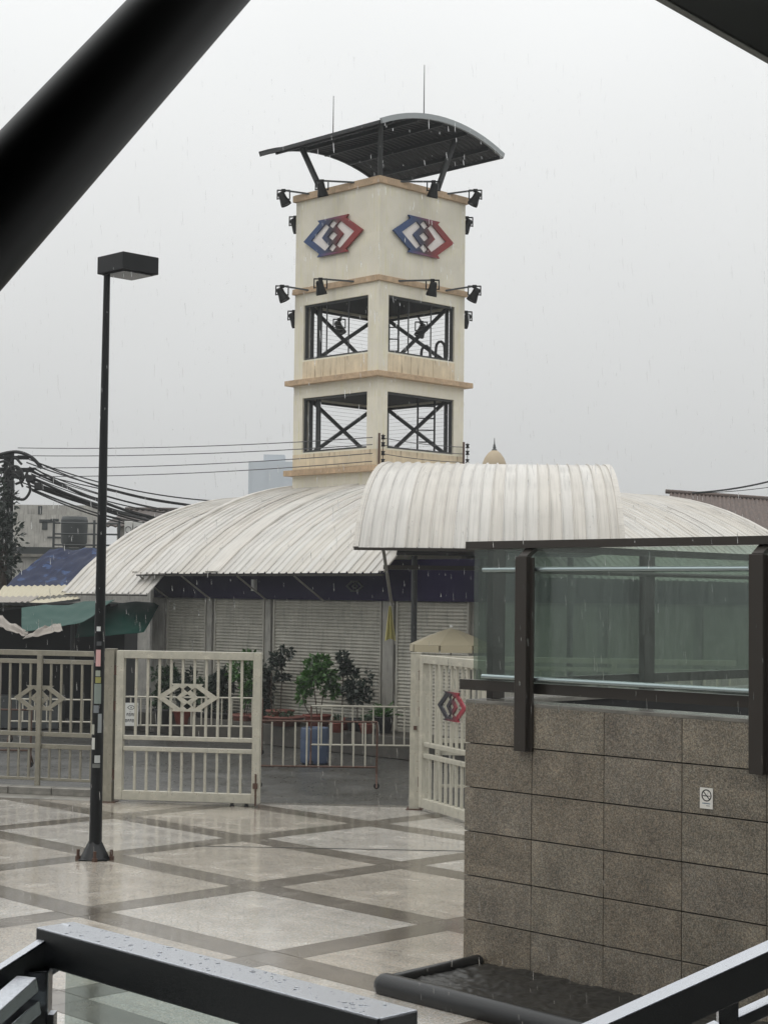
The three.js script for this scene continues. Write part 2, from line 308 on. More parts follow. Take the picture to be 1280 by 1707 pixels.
// ------------------------------------------------------------------ tower
const TC = [-0.17, 0, -42.2], TS = 3.03, TH2 = TS / 2;
{
  const t = thing('tower', 'cream square tower with open windows, two emblems and a curved metal roof', 'tower', TC, TH);
  const w = 0.18, h = TH2, H = [], face = (k) => (g) => { g.rotateY(k * Math.PI / 2); return g; };
  // face 3 turned: the z=+h face is the front right one; x=-h is the front left one
  for (let k = 0; k < 4; k++) {
    const f = face(k), wallBox = (x0, y0, x1, y1) => H.push(f(bx(x0, y0, h - w, x1, y1, h)));
    const e = h - (k % 2 ? 0 : w);      // butt the walls at the corners
    wallBox(-e, 0, e, 6.78); wallBox(-e, 8.15, e, 9.11); wallBox(-e, 10.5, e, 13.2);
    for (const [a, b] of [[6.78, 8.15], [9.11, 10.5]]) { wallBox(-e, a, -h + 0.34, b); wallBox(h - 0.36, a, e, b); }
  }
  part('wall', merge(H), M.plaster, t);
  const ring = (y0, y1, o) => { const a = h + o, b = h - 0.01; return merge([bx(-a, y0, b, a, y1, a, 0.012), bx(-a, y0, -a, a, y1, -b, 0.012), bx(-a, y0, -b, -b, y1, b), bx(b, y0, -b, a, y1, b)]); };
  part('cornice', ring(13.17, 13.34, 0.07), M.cornice, t); part('cornice', ring(10.8, 10.94, 0.06), M.cornice, t);
  part('cornice', ring(8.48, 8.61, 0.17), M.cornice, t); part('cornice', ring(6.2, 6.34, 0.17), M.cornice, t);
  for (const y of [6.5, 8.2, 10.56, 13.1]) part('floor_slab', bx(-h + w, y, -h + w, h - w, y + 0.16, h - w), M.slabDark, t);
  const strutM = M.towerSteel;
  for (let k = 0; k < 4; k++) {
    const f = face(k);
    for (const [a, b, lv] of [[6.78, 8.15, 0], [9.11, 10.5, 1]]) {
      const x0 = -h + 0.34, x1 = h - 0.36, z = h - 0.07, c = 0.05;
      const fr = part('window_frame', f(merge([bx(x0, a, z - 0.06, x0 + c, b, z + 0.02), bx(x1 - c, a, z - 0.06, x1, b, z + 0.02), bx(x0 + c, a, z - 0.06, x1 - c, a + c, z + 0.02), bx(x0 + c, b - c, z - 0.06, x1 - c, b, z + 0.02)])), strutM, t);
      if (lv && (k === 0 || k === 3)) for (const q of [0.33, 0.67]) part('mullion', f(bx(x0 + (x1 - x0) * q - 0.012, a + c, z - 0.03, x0 + (x1 - x0) * q + 0.012, b - c, z - 0.005)), strutM, fr);
      if (k === 1 || k === 2) {
        part('brace', f(bar([x0 + 0.1, a + 0.05, z - 0.12], [x1 - 0.1, b - 0.02, z - 0.12], 0.05, 0.09)), strutM, t);
        part('brace', f(bar([x0 + 0.1, b - 0.02, z - 0.18], [x1 - 0.1, a + 0.05, z - 0.18], 0.05, 0.09)), strutM, t);
        const wires = []; for (let i = 1; i < 14; i++) wires.push(f(rod([x0, a + (b - a) * i / 14, z], [x1, a + (b - a) * i / 14, z], 0.0035, 0.0035, 4)));
        const nw = part('netting', merge(wires), M.netWire, t, 'thin horizontal wires across the rear opening'); nw.userData.kind = 'stuff';
      }
    }
    // rendered panels under the upper windows
    const n = 3, x0 = -h + 0.33, x1 = h - 0.35;
    for (let i = 0; i < n; i++) part('panel', f(bx(x0 + (x1 - x0) * i / n + 0.008, 8.64, h - 0.02, x0 + (x1 - x0) * (i + 1) / n - 0.008, 9.07, h + 0.012)), M.peach, t);
    part('panel', f(bx(-h + 0.01, 6.37, h - 0.02, h - 0.01, 6.74, h + 0.01)), M.peach, t);
  }
  // inner columns and pipes
  for (const [x, z] of [[-1.2, -1.2], [-0.95, -1.22], [1.2, -1.2], [1.2, 1.2], [-1.2, -0.9]]) part('pipe', rod([x, 6.6, z], [x, 10.6, z], 0.05, 0.05), strutM, t);
  // ladders
  const ladder = (x, z, y0, y1, dx, dz) => { const L = [rod([x, y0, z], [x, y1, z], 0.025), rod([x + dx, y0, z + dz], [x + dx, y1, z + dz], 0.025)]; for (let y = y0 + 0.15; y < y1; y += 0.3) L.push(rod([x, y, z], [x + dx, y, z + dz], 0.016)); part('ladder', merge(L), M.darkSteel, t); };
  ladder(0.7, 0.7, 6.66, 8.2, 0.3, 0.3); ladder(0.12, 0.12, 8.36, 10.56, 0.22, 0.22);
  for (const [x, z, y] of [[1.02, 1.0, 9.62], [0.74, 0.76, 9.5]]) part('vent_pipe', tube([[x, 8.4, z], [x, y - 0.2, z], [x + 0.02, y - 0.02, z + 0.02], [x + 0.08, y + 0.05, z + 0.08], [x + 0.14, y - 0.02, z + 0.14], [x + 0.16, y - 0.2, z + 0.16], [x + 0.16, 8.9, z + 0.16]], 0.035, 40, 8), M.darkSteel, t);
  // emblems
  const eg = emblemGeo(2.14, 0.05, [0x22406e, 0x85201c]);
  const e1 = part('emblem', eg, M.emblemPaint, t, 'blue and red emblem on the right face'); e1.position.set(-0.05, 12.08, h + 0.03);
  const e2 = part('emblem', eg, M.emblemPaint, t, 'blue and red emblem on the left face'); e2.position.set(-h - 0.03, 12.1, -0.07); e2.rotation.y = -Math.PI / 2;
  for (const e of [e1, e2]) { const q = part('infill', infillGeo(2.14, 0.02), M.infill ?? (M.infill = new THREE.MeshPhysicalMaterial({ color: 0xdcd5d0, roughness: 0.5 })), e, 'white ground between the bands'); q.position.z = -0.012; }
  // roof: barrel sheet whose axis runs along -z, arc across x
  const half = 2.17, rise = 0.46, R = (half * half + rise * rise) / (2 * rise), yE = 14.42, ar = (x) => yE + Math.sqrt(R * R - x * x) - (R - rise);
  const nS = 26, nA = 14;
  for (let s = 0; s < nS; s++) {
    const z0 = half - (2 * half * s) / nS, z1 = half - (2 * half * (s + 1)) / nS, W = z0 - z1, pos = [], idx = [], prof = [[0, 0], [0.25, 0], [0.35, 0.03], [0.65, 0.03], [0.75, 0], [1, 0]];
    for (let i = 0; i <= nA; i++) { const x = -half + (2 * half * i) / nA, y = ar(x); for (const [q, hh] of prof) pos.push(x, y + hh, z0 - W * q); }
    for (let i = 0; i < nA; i++) for (let j = 0; j < 5; j++) { const a = i * 6 + j; idx.push(a, a + 6, a + 1, a + 1, a + 6, a + 7); }
    const g = new THREE.BufferGeometry(); g.setAttribute('position', new THREE.Float32BufferAttribute(pos, 3)); g.setIndex(idx); g.computeVertexNormals(); g.setAttribute('uv', new THREE.Float32BufferAttribute(new Float32Array(pos.length / 3 * 2), 2));
    part('roof_sheet', g, M.roofDark ?? (M.roofDark = new THREE.MeshPhysicalMaterial({ color: 0x2b2c2d, roughness: 0.5, metalness: 0.1 })), t);
  }
  const gable = (z, m) => { const L = []; for (let i = 0; i < 16; i++) { const xa = -half + 2 * half * i / 16, xb = -half + 2 * half * (i + 1) / 16; L.push(bar([xa, ar(xa) + 0.0, z], [xb, ar(xb) + 0.0, z], 0.06, 0.13)); } part('roof_trim', merge(L), m, t); };
  gable(half + 0.03, M.trimGrey ?? (M.trimGrey = new THREE.MeshPhysicalMaterial({ color: 0x9a9fa0, roughness: 0.4 }))); gable(-half - 0.03, M.darkSteel);
  for (const x of [-half, half]) part('roof_trim', bar([x, yE - 0.02, half], [x, yE - 0.02, -half], 0.05, 0.08), M.darkSteel, t);
  for (let i = -2; i <= 2; i++) { const x = i * 0.85; part('purlin', bar([x, ar(x) - 0.07, half - 0.05], [x, ar(x) - 0.07, -half + 0.05], 0.05, 0.1), M.darkSteel, t); }
  // posts carrying the roof
  part('roof_post', rod([-h + 0.12, 13.2, h - 0.12], [-h - 0.25, 14.5, h + 0.25], 0.06), M.towerSteel, t);
  part('roof_post', rod([h - 0.12, 13.2, -h + 0.12], [h + 0.2, 14.4, -h - 0.2], 0.06), M.towerSteel, t);
  part('roof_post', rod([-h + 0.1, 13.2, -0.6], [-h - 0.05, 14.55, -1.3], 0.075), M.towerSteel, t);
  part('roof_post', rod([0.5, 13.2, h - 0.1], [1.05, 14.75, h + 0.05], 0.075), M.towerSteel, t);
  part('lightning_rod', rod([-half + 0.35, ar(-half + 0.35), 0.15], [-half + 0.35, ar(-half + .35) + 0.95, 0.15], 0.014, 0.008), M.darkSteel, t);
  part('lightning_rod', rod([-0.6, ar(-0.6), half - 0.1], [-0.6, ar(-0.6) + 1.3, half - 0.1], 0.014, 0.008), M.darkSteel, t);
}

// floodlights on arms around the tower
function floodlight(label, at, anchor, aim) {
  const t = thing('floodlight', label, 'floodlight', at, 0, 'floodlights on arms around the tower');
  const A = V(aim).normalize(), q = new THREE.Quaternion().setFromUnitVectors(new THREE.Vector3(0, -1, 0), A);
  const body = new THREE.LatheGeometry([[0, 0.2], [0.07, 0.2], [0.1, 0.15], [0.105, 0.02], [0.145, -0.13], [0.15, -0.19], [0.13, -0.19], [0.1, -0.1]].map(([x, y]) => new THREE.Vector2(x, y)), 16); body.applyQuaternion(q);
  part('lamp_body', body, M.black, t);
  const lens = new THREE.CylinderGeometry(0.128, 0.128, 0.015, 16); lens.translate(0, -0.165, 0); lens.applyQuaternion(q); part('lens', lens, M.lens, t);
  part('yoke', merge([rod([-0.17, -0.02, 0], [-0.17, 0.24, 0], 0.018), rod([0.17, -0.02, 0], [0.17, 0.24, 0], 0.018), rod([-0.18, 0.24, 0], [0.18, 0.24, 0], 0.02), rod([-0.17, 0, 0], [0.17, 0, 0], 0.015)]), M.black, t);
  t.scale.setScalar(0.92);
  part('clamp', bx(-0.06, 0.19, -0.05, 0.06, 0.27, 0.05, 0.01), M.black, t);
  part('arm', bar([0, 0.24, 0], [(anchor[0] - at[0]) / 0.92, (anchor[1] - at[1]) / 0.92, (anchor[2] - at[2]) / 0.92], 0.035, 0.045), M.towerSteel, t);
}
{
  // point on the front left face (v along it) or the front right face (u along it), o metres off it
  const L = (v, y, o) => { const a = new THREE.Vector3(-TH2 - o, y, TH2 - v).applyAxisAngle(new THREE.Vector3(0, 1, 0), TH).add(V(TC)); return [a.x, a.y, a.z]; };
  const Rr = (u, y, o) => { const a = new THREE.Vector3(-TH2 + u, y, TH2 + o).applyAxisAngle(new THREE.Vector3(0, 1, 0), TH).add(V(TC)); return [a.x, a.y, a.z]; };
  for (const [y, nm] of [[13.2, 'roof level'], [10.76, 'the middle cornice']]) {
    floodlight(`black floodlight on the tower's left face at ${nm}, between corner and centre`, L(1.62, y, 0.42), L(0.75, y + 0.1, 0.02), [0.2, -1, -0.2]);
    floodlight(`black floodlight on the tower's right face at ${nm}, between corner and centre`, Rr(1.42, y - 0.03, 0.42), Rr(0.55, y + 0.1, 0.02), [-0.2, -1, -0.2]);
    floodlight(`leftmost black floodlight at ${nm}, beyond the tower's left corner`, L(3.12, y + 0.02, 0.36), L(2.4, y + 0.08, 0.02), [0.5, -1, 0]);
    floodlight(`rightmost black floodlight at ${nm}, beyond the tower's right corner`, Rr(3.0, y + 0.05, 0.36), Rr(2.2, y + 0.08, 0.02), [-0.5, -1, 0]);
    floodlight(`lower black floodlight on the rear left side, just under ${nm}`, L(3.42, y - 0.5, -0.32), L(3.04, y - 0.1, -0.8), [0.5, -1, 0.1]);
    floodlight(`lower black floodlight on the rear right side, just under ${nm}`, Rr(3.42, y - 0.47, -0.32), Rr(3.04, y - 0.1, -0.8), [-0.5, -1, 0.1]);
  }
  floodlight('black floodlight behind the tower, seen through the upper left window', L(3.42, 10.25, -1.9), L(3.03, 10.8, -1.9), [0.4, -1, 0.2]);
  floodlight('black floodlight behind the tower, seen through the upper right window', Rr(3.42, 10.2, -1.9), Rr(3.03, 10.8, -1.9), [-0.4, -1, 0.2]);
}

// ------------------------------------------------------------------ shop kiosk with vaulted sheet roofs
const C0 = [2.0, 0, -31.7];
{
  const k = thing('kiosk', 'low shuttered kiosk with purple fascia and white vaulted sheet roofs, round the tower foot', 'building', C0, TH);
  // arc of the wing vault: across 0..12, eave 3.68
  const prof = (s, half, yE, yA) => { const ri = yA - yE, R = (half * half + ri * ri) / (2 * ri), x = s - half; return yE + Math.sqrt(Math.max(0, R * R - x * x)) - (R - ri); };
  function panel(parent, t0, t1, half, yE, yA, swap, sMax, mat, nA = 18, rib = 0.034) {
    const pos = [], uv = [], idx = [], W = t1 - t0, P = [[0, 0], [0.012, rib], [0.045, rib], [0.057, 0]].map(([q, h]) => [q, h]).concat([[W, 0]]), ou = rr(0, 3), n = P.length;
    const lift = rr(-0.006, 0.006);
    for (let i = 0; i <= nA; i++) { const s = sMax * i / nA, y = prof(s, half, yE, yA) + lift; for (const [q, h] of P) { const t = t0 + q; if (swap) pos.push(t, y + h, -s); else pos.push(s, y + h, -t); uv.push(t + ou, s * 1.05); } }
    for (let i = 0; i < nA; i++) for (let j = 0; j < n - 1; j++) { const a = i * n + j; idx.push(a, a + n, a + 1, a + 1, a + n, a + n + 1); }
    const g = new THREE.BufferGeometry(); g.setAttribute('position', new THREE.Float32BufferAttribute(pos, 3)); g.setAttribute('uv', new THREE.Float32BufferAttribute(uv, 2)); g.setIndex(idx); g.computeVertexNormals();
    return part('roof_panel', g, mat, parent);
  }
  const wings = [];
  // left wing (runs left and away), lower end bay, right wing
  const leftWing = part('wing_roof', bx(0.03, 3.625, -11.2, 0.07, 3.66, -2.9), M.bronze, k, 'long left vaulted roof');
  { const p = 0.235; for (let t = 2.95; t < 11.2; t += p) panel(leftWing, t, Math.min(t + p, 11.22), 6, 3.68, 6.05, false, t < 6 ? t : 12, rnd() > 0.5 ? M.roof : M.roofB); }
  // flashing strip over the joint and edge caps
  const arcStrip = (t0, t1, half, yE, yA, swap, lift, sMax = 12, nA = 20) => { const pos = [], uv = [], idx = []; for (let i = 0; i <= nA; i++) { const s = sMax * i / nA, y = prof(s, half, yE, yA); for (const [t, h] of [[t0, 0], [t0, lift], [t1, lift], [t1, 0]]) { if (swap) pos.push(t, y + h, -s); else pos.push(s, y + h, -t); uv.push(t, s); } } for (let i = 0; i < nA; i++) for (let j = 0; j < 3; j++) { const a = i * 4 + j; idx.push(a, a + 4, a + 1, a + 1, a + 4, a + 5); } const g = new THREE.BufferGeometry(); g.setAttribute('position', new THREE.Float32BufferAttribute(pos, 3)); g.setAttribute('uv', new THREE.Float32BufferAttribute(uv, 2)); g.setIndex(idx); g.computeVertexNormals(); return g; };
  part('flashing', arcStrip(8.1, 8.55, 6, 3.68, 6.05, false, 0.05), M.roofB, leftWing);
  part('flashing', arcStrip(11.12, 11.3, 6, 3.68, 6.05, false, 0.05), M.roofB, leftWing);
  part('flashing', arcStrip(2.85, 3.0, 6, 3.68, 6.05, false, 0.045, 2.9), M.roofB, leftWing);
  const endBay = part('wing_roof', bx(-0.12, 3.15, -13.9, -0.08, 3.18, -10.6), M.bronze, k, 'lower vaulted roof at the far left end');
  { const p = 0.24; for (let t = 10.5; t < 13.9; t += p) { const m = panel(endBay, t, Math.min(t + p, 13.95), 6.15, 3.2, 5.82, false, 12.3, rnd() > 0.5 ? M.roof : M.roofB); m.position.x = -0.15; } }
  { const m = part('flashing', arcStrip(13.85, 14.02, 6.15, 3.2, 5.82, false, 0.05, 12.3), M.roofB, endBay); m.position.x = -0.15; }
  const rightWing = part('wing_roof', bx(1.5, 3.57, -0.07, 12.3, 3.6, -0.03), M.bronze, k, 'right vaulted roof');
  { const p = 0.235; for (let t = 1.5; t < 12.3; t += p) panel(rightWing, t, Math.min(t + p, 12.32), 6, 3.62, 5.95, true, t < 6 ? t : 12, rnd() > 0.5 ? M.roof : M.roofB); }
  part('flashing', arcStrip(12.22, 12.4, 6, 3.62, 5.95, true, 0.05), M.roofB, rightWing);
  void wings;
  // walls: front left wall stands at x=1.2, front right wall at z=-1.2
  const X = 1.2, v0 = 1.35;
  part('wall', merge([bx(X, 0, -(v0 + 10.68), X + 0.2, 3.9, -X), bx(X + 0.2, 0, -X - 0.2, 12, 3.9, -X), bx(X + 0.2, 0, -(v0 + 10.68), 10.8, 3.9, -(v0 + 10.48)), bx(11.8, 0, -12, 12, 3.9, -X - .2)]), M.pillar, k);
  part('fascia_board', bx(X - 0.16, 3.12, -(v0 + 10.5), X - 0.06, 3.98, -X + 0.05), M.purple, k);
  part('fascia_board', bx(X - 0.05, 3.12, -X + 0.06, 12, 3.98, -X + 0.16), M.purple, k);
  // roller shutters: curved slats as one sheet each, in guides
  const shutter = (va, vb) => {
    const y0 = 0.45, y1 = 3.1, p = 0.072, n = Math.round((y1 - y0) / p), pos = [], uv = [], idx = [], xx = X - 0.03, prf = [];
    for (let i = 0; i < n; i++) for (const [q, d] of [[0, 0], [0.12, 0.018], [0.4, 0.03], [0.7, 0.022], [0.9, 0.004]]) prf.push([y0 + (i + q) * p, d]);
    prf.forEach(([y, d]) => { for (const v of [va, vb]) { pos.push(xx - d, y, -v); uv.push(v, y); } });
    for (let i = 0; i < prf.length - 1; i++) { const a = i * 2; idx.push(a, a + 1, a + 2, a + 1, a + 3, a + 2); }
    const g = new THREE.BufferGeometry(); g.setAttribute('position', new THREE.Float32BufferAttribute(pos, 3)); g.setAttribute('uv', new THREE.Float32BufferAttribute(uv, 2)); g.setIndex(idx); const f = g.toNonIndexed(); f.computeVertexNormals();
    const s = part('roller_shutter', f, M.shutter, k);
    part('guide', bx(X - 0.08, 0.45, -va - 0.05, X - 0.005, 3.11, -va + 0.0), M.shutter, s); part('guide', bx(X - 0.08, 0.45, -vb, X - 0.005, 3.11, -vb + 0.05), M.shutter, s);
    part('bottom_rail', bx(X - 0.06, 0.42, -vb + 0.06, X - 0.01, 0.5, -va - 0.06), M.shutter, s);
  };
  for (const [a, b] of [[8.57, 10.08], [6.47, 8.26], [2.69, 6.16], [0.2, 2.25]]) shutter(a + v0, b + v0);
  for (const [a, b] of [[10.08, 10.68], [8.26, 8.57], [6.16, 6.47], [2.25, 2.69]]) part('pillar', bx(X - 0.1, 0, -(b + v0) + 0.06, X - 0.004, 3.11, -(a + v0) - 0.06, 0.01), M.pillar, k);
  for (const [a, b] of [[0.5, 3.5], [3.9, 7], [7.4, 10.4]]) part('roller_shutter', bx(X + a, 0.45, -X + 0.01, X + b, 3.05, -X + 0.06), M.shutter, k);
  part('sign_lamp', bx(X - 0.26, 3.3, -(v0 + 6.72), X - 0.17, 3.56, -(v0 + 6.62)), M.white, k);
  { const e = part('emblem', emblemGeo(0.55, 0.02), M.towerSteel, k, 'small dull emblem on the fascia'); e.position.set(X - 0.17, 3.42, -(v0 + 3.4)); e.rotation.y = -Math.PI / 2; }
  for (const v of [5.1, 7.0, 9.0, 10.6]) part('roof_strut', rod([0.14, 3.62, -v - 0.6], [X - 0.17, 3.08, -v - 0.6], 0.02), M.pillar, k);
  // plinth
  part('plinth', bx(X - 1.0, -0.03, -(v0 + 10.7), X, 0.42, -X - 0.2, 0.02), M.plinthGrey, k);
}
// entrance canopy over the corner, its own vault across the view
{
  const c = thing('entrance_canopy', 'tall white barrel canopy in front of the kiosk corner', 'canopy', [0, 0, 0], 0);
  const yE = 4.07, dep = 2.5, ri = 1.68, R = (dep * dep + ri * ri) / (2 * ri), n = 22;
  const pt = (q, u) => { const s = q * 2 * dep, f = Math.min(1, s / dep), xl = -0.49 + 0.6 * f, xr = 4.2 + 0.0 * f; const zz = s - dep, y = yE + Math.sqrt(Math.max(0, R * R - zz * zz)) - (R - ri); return [xl + (xr - xl) * u, y, -29.5 - s]; };
  for (let i = 0; i < n; i++) {
    const u0 = i / n, W = 1 / n, pos = [], uv = [], idx = [], nA = 22, P = [[0, 0], [0.03, 0.028], [0.1, 0.028], [0.13, 0], [1, 0]], ou = rr(0, 3);
    for (let a = 0; a <= nA; a++) for (const [q, h] of P) { const p = pt(a / nA, u0 + W * q), zz = (a / nA) * 2 * dep - dep, yy = Math.sqrt(R * R - zz * zz); pos.push(p[0], p[1] + h * yy / R, p[2] - h * zz / R); uv.push(u0 * 4.6 + q * 0.2 + ou, a / nA * 5.6); }
    for (let a = 0; a < nA; a++) for (let j = 0; j < 4; j++) { const b = a * 5 + j; idx.push(b, b + 1, b + 5, b + 1, b + 6, b + 5); }
    const g = new THREE.BufferGeometry(); g.setAttribute('position', new THREE.Float32BufferAttribute(pos, 3)); g.setAttribute('uv', new THREE.Float32BufferAttribute(uv, 2)); g.setIndex(idx); g.computeVertexNormals(); part('roof_panel', g, rnd() > 0.5 ? M.roof : M.roofB, c);
  }
  part('eave_trim', bar([-0.52, 4.04, -29.48], [4.22, 4.04, -29.48], 0.04, 0.05), M.bronze, c);
  for (const u of [0, 1]) { const L = []; for (let a = 0; a < 22; a++) L.push(bar(pt(a / 22, u), pt((a + 1) / 22, u), 0.1, 0.04)); part('edge_flashing', merge(L), M.roofB, c); }
  part('fascia_beam', bar([0.0, 3.75, -31.2], [3.9, 3.75, -31.2], 0.1, 0.08), M.bronze, c);
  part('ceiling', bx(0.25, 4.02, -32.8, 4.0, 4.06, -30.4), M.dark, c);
  part('strut', rod([0.0, 4.02, -29.8], [0.17, 3.05, -32.3], 0.03), M.pillar, c);
  for (const x of [0.6, 3.6]) part('post', rod([x, 0.4, -32.4], [x, 4.0, -32.4], 0.06), M.towerSteel, c);
}
// ------------------------------------------------------------------ yellow flag hanging under the canopy strut
{
  const pos = [], idx = [], nu = 12, nv = 8;
  for (let j = 0; j <= nv; j++) for (let i = 0; i <= nu; i++) { const v = j / nv, u = i / nu, w = 0.04 + 0.17 * v; pos.push(0.14 + (u - 0.6) * w + 0.03 * v, 3.03 - v * 0.62 - 0.1 * Math.abs(u - 0.5) * v, -32.1 + 0.05 * Math.sin(u * 14) * (0.3 + v)); }
  for (let j = 0; j < nv; j++) for (let i = 0; i < nu; i++) { const a = j * (nu + 1) + i; idx.push(a, a + nu + 1, a + 1, a + 1, a + nu + 1, a + nu + 2); }
  const g = new THREE.BufferGeometry(); g.setAttribute('position', new THREE.Float32BufferAttribute(pos, 3)); g.setIndex(idx); g.computeVertexNormals();
  const f = thing('flag', 'drooping yellow flag beside a kiosk pillar under the canopy', 'flag');
  part('cloth', g, M.yellow, f); part('pole', rod([0.15, 3.1, -32.12], [0.24, 2.3, -32.12], 0.012), M.pillar, f);
}

// ------------------------------------------------------------------ granite stair enclosure with glass screen
const W0 = [0.743, 0, -14.928];
{
  const b = thing('granite_enclosure', 'brown granite tiled stair enclosure with glass screen and dark metal frame', 'stair enclosure', W0, TH);
  const LZ = 7.6, DX = 6.5, top = 2.3, tk = 0.3, ch = 0.3845, cw = 0.77;
  part('core', merge([bx(0.03, 0, 0.03, tk, top - 0.03, LZ), bx(tk, 0, 0.03, DX, top - 0.03, tk)]), M.slabDark, b);
  const mats = [M.wallGranite, M.wallGraniteB, M.wallGraniteC], g0 = 0.007;
  for (let r = 0; r < 6; r++) for (let c = 0; c < 10; c++) {
    const z0 = c * cw, y0 = r * ch - 0.0, dpt = rr(-0.002, 0.002), x0 = -0.002 + dpt;
    let g = bx(x0, y0 + g0, z0 + (c ? 0.003 : 0), 0.028, y0 + ch - g0 / 2 - (r === 5 ? 0.006 : 0), Math.min(z0 + cw - 0.003, LZ), 0.002); boxUV(g, rr(0, 1.6), rr(0, 1.6));
    part('wall_tile', g, mats[Math.floor(rnd() * 3)], b);
  }
  for (let r = 0; r < 6; r++) for (let c = 0; c < 8; c++) { const x0 = 0.032 + c * cw; part('wall_tile', boxUV(bx(x0, r * ch + g0, -0.002, x0 + cw - g0, r * ch + ch - g0 / 2, 0.028), rr(0, 1.6), rr(0, 1.6)), mats[Math.floor(rnd() * 3)], b); }
  for (let c = 0; c < 7; c++) part('coping', bx(-0.004, top - 0.028, c * 1.1 + 0.002, tk + 0.02, top + 0.006, c * 1.1 + 1.096, 0.006), M.coping, b);
  part('coping', bx(tk + 0.022, top - 0.028, 0, DX, top + 0.006, tk + 0.02), M.coping, b);
  // frame
  const fx = 0.1;
  part('top_rail', bx(fx - 0.09, 3.635, -0.03, fx + 0.03, 3.7, LZ), M.bronze, b);
  part('top_rail', bx(fx + 0.032, 3.635, -0.03, DX, 3.7, 0.07), M.bronze, b);
  part('bottom_rail', bx(fx - 0.03, 2.385, -0.14, fx + 0.03, 2.475, LZ), M.bronze, b);
  part('bottom_rail', bx(fx + 0.032, 2.385, 0.0, DX, 2.475, 0.06), M.bronze, b);
  const post = (z) => {
    const p = part('post', bx(-0.075, 1.9, z - 0.065, -0.006, 3.56, z + 0.065, 0.006), M.bronze, b);
    part('bracket', bar([-0.04, 3.55, z], [fx - 0.02, 3.632, z], 0.1, 0.04), M.bronze, p);
    part('post_flange', bx(-0.03, 1.9, z + 0.066, -0.006, 3.55, z + 0.1), M.bronze, p);
    for (const y of [2.43, 3.3]) part('clamp', bx(-0.005, y, z - 0.03, fx - 0.032, y + 0.06, z + 0.03), M.bronze, p);
  };
  post(0.69); post(3.03); post(5.36);
  for (const x of [0.27, 2.5, 4.75]) part('post', bx(x - 0.08, top + 0.01, 0.07, x + 0.09, 3.634, 0.14, 0.006), M.bronze, b);
  for (const y of [2.514, 3.45]) part('handrail', rod([fx - 0.07, y, 0.17], [fx - 0.07, y, LZ], 0.022, 0.022, 14), M.chrome, b);
  for (const y of [3.45]) part('handrail', rod([0.3, y, 0.2], [DX, y, 0.2], 0.022, 0.022, 12), M.bronze, b);
  const pane = (x0, z0, x1, z1) => part('glass_pane', bx(x0, 2.478, z0, x1, 3.632, z1), M.glass, b);
  pane(fx - 0.005, 0.0, fx + 0.007, 0.685); pane(fx - 0.005, 0.695, fx + 0.007, 3.025); pane(fx - 0.005, 3.035, fx + 0.007, 5.355); pane(fx - 0.005, 5.365, fx + 0.007, LZ);
  pane(fx + 0.02, 0.03, 2.49, 0.042); pane(2.51, 0.03, 4.74, 0.042); pane(4.76, 0.03, DX, 0.042);
}
// no-smoking notice on the wall
{
  const n = thing('no_smoking_sign', 'small white no-smoking notice stuck on the granite wall', 'sign', W0, TH);
  const cv = document.createElement('canvas'); cv.width = 96; cv.height = 144; const x = cv.getContext('2d');
  x.fillStyle = '#d8d6d0'; x.fillRect(0, 0, 96, 144); x.strokeStyle = '#15120f'; x.lineWidth = 8; x.beginPath(); x.ellipse(50, 52, 34, 38, 0, 0, 7); x.stroke();
  x.fillStyle = '#222'; x.fillRect(22, 52, 44, 7); x.fillRect(70, 52, 6, 7); x.lineWidth = 3; x.strokeStyle = '#777'; x.beginPath(); x.moveTo(60, 46); x.bezierCurveTo(54, 36, 68, 34, 60, 22); x.stroke();
  x.strokeStyle = '#15120f'; x.lineWidth = 7; x.beginPath(); x.moveTo(26, 26); x.lineTo(74, 80); x.stroke();
  x.fillStyle = '#8d9aa4'; x.fillRect(18, 103, 60, 9); x.fillStyle = '#555'; x.fillRect(30, 105, 36, 3); x.fillRect(48, 121, 26, 4);
  const t = new THREE.CanvasTexture(cv); t.colorSpace = THREE.SRGBColorSpace;
  const face = new THREE.PlaneGeometry(0.118, 0.16); face.rotateY(-Math.PI / 2); face.translate(-0.0115, 1.672, 2.545);
  part('backing', bx(-0.0105, 1.592, 2.486, -0.0045, 1.752, 2.604), M.white, n);
  part('print', face, new THREE.MeshPhysicalMaterial({ map: t, roughness: 0.4 }), n);
}
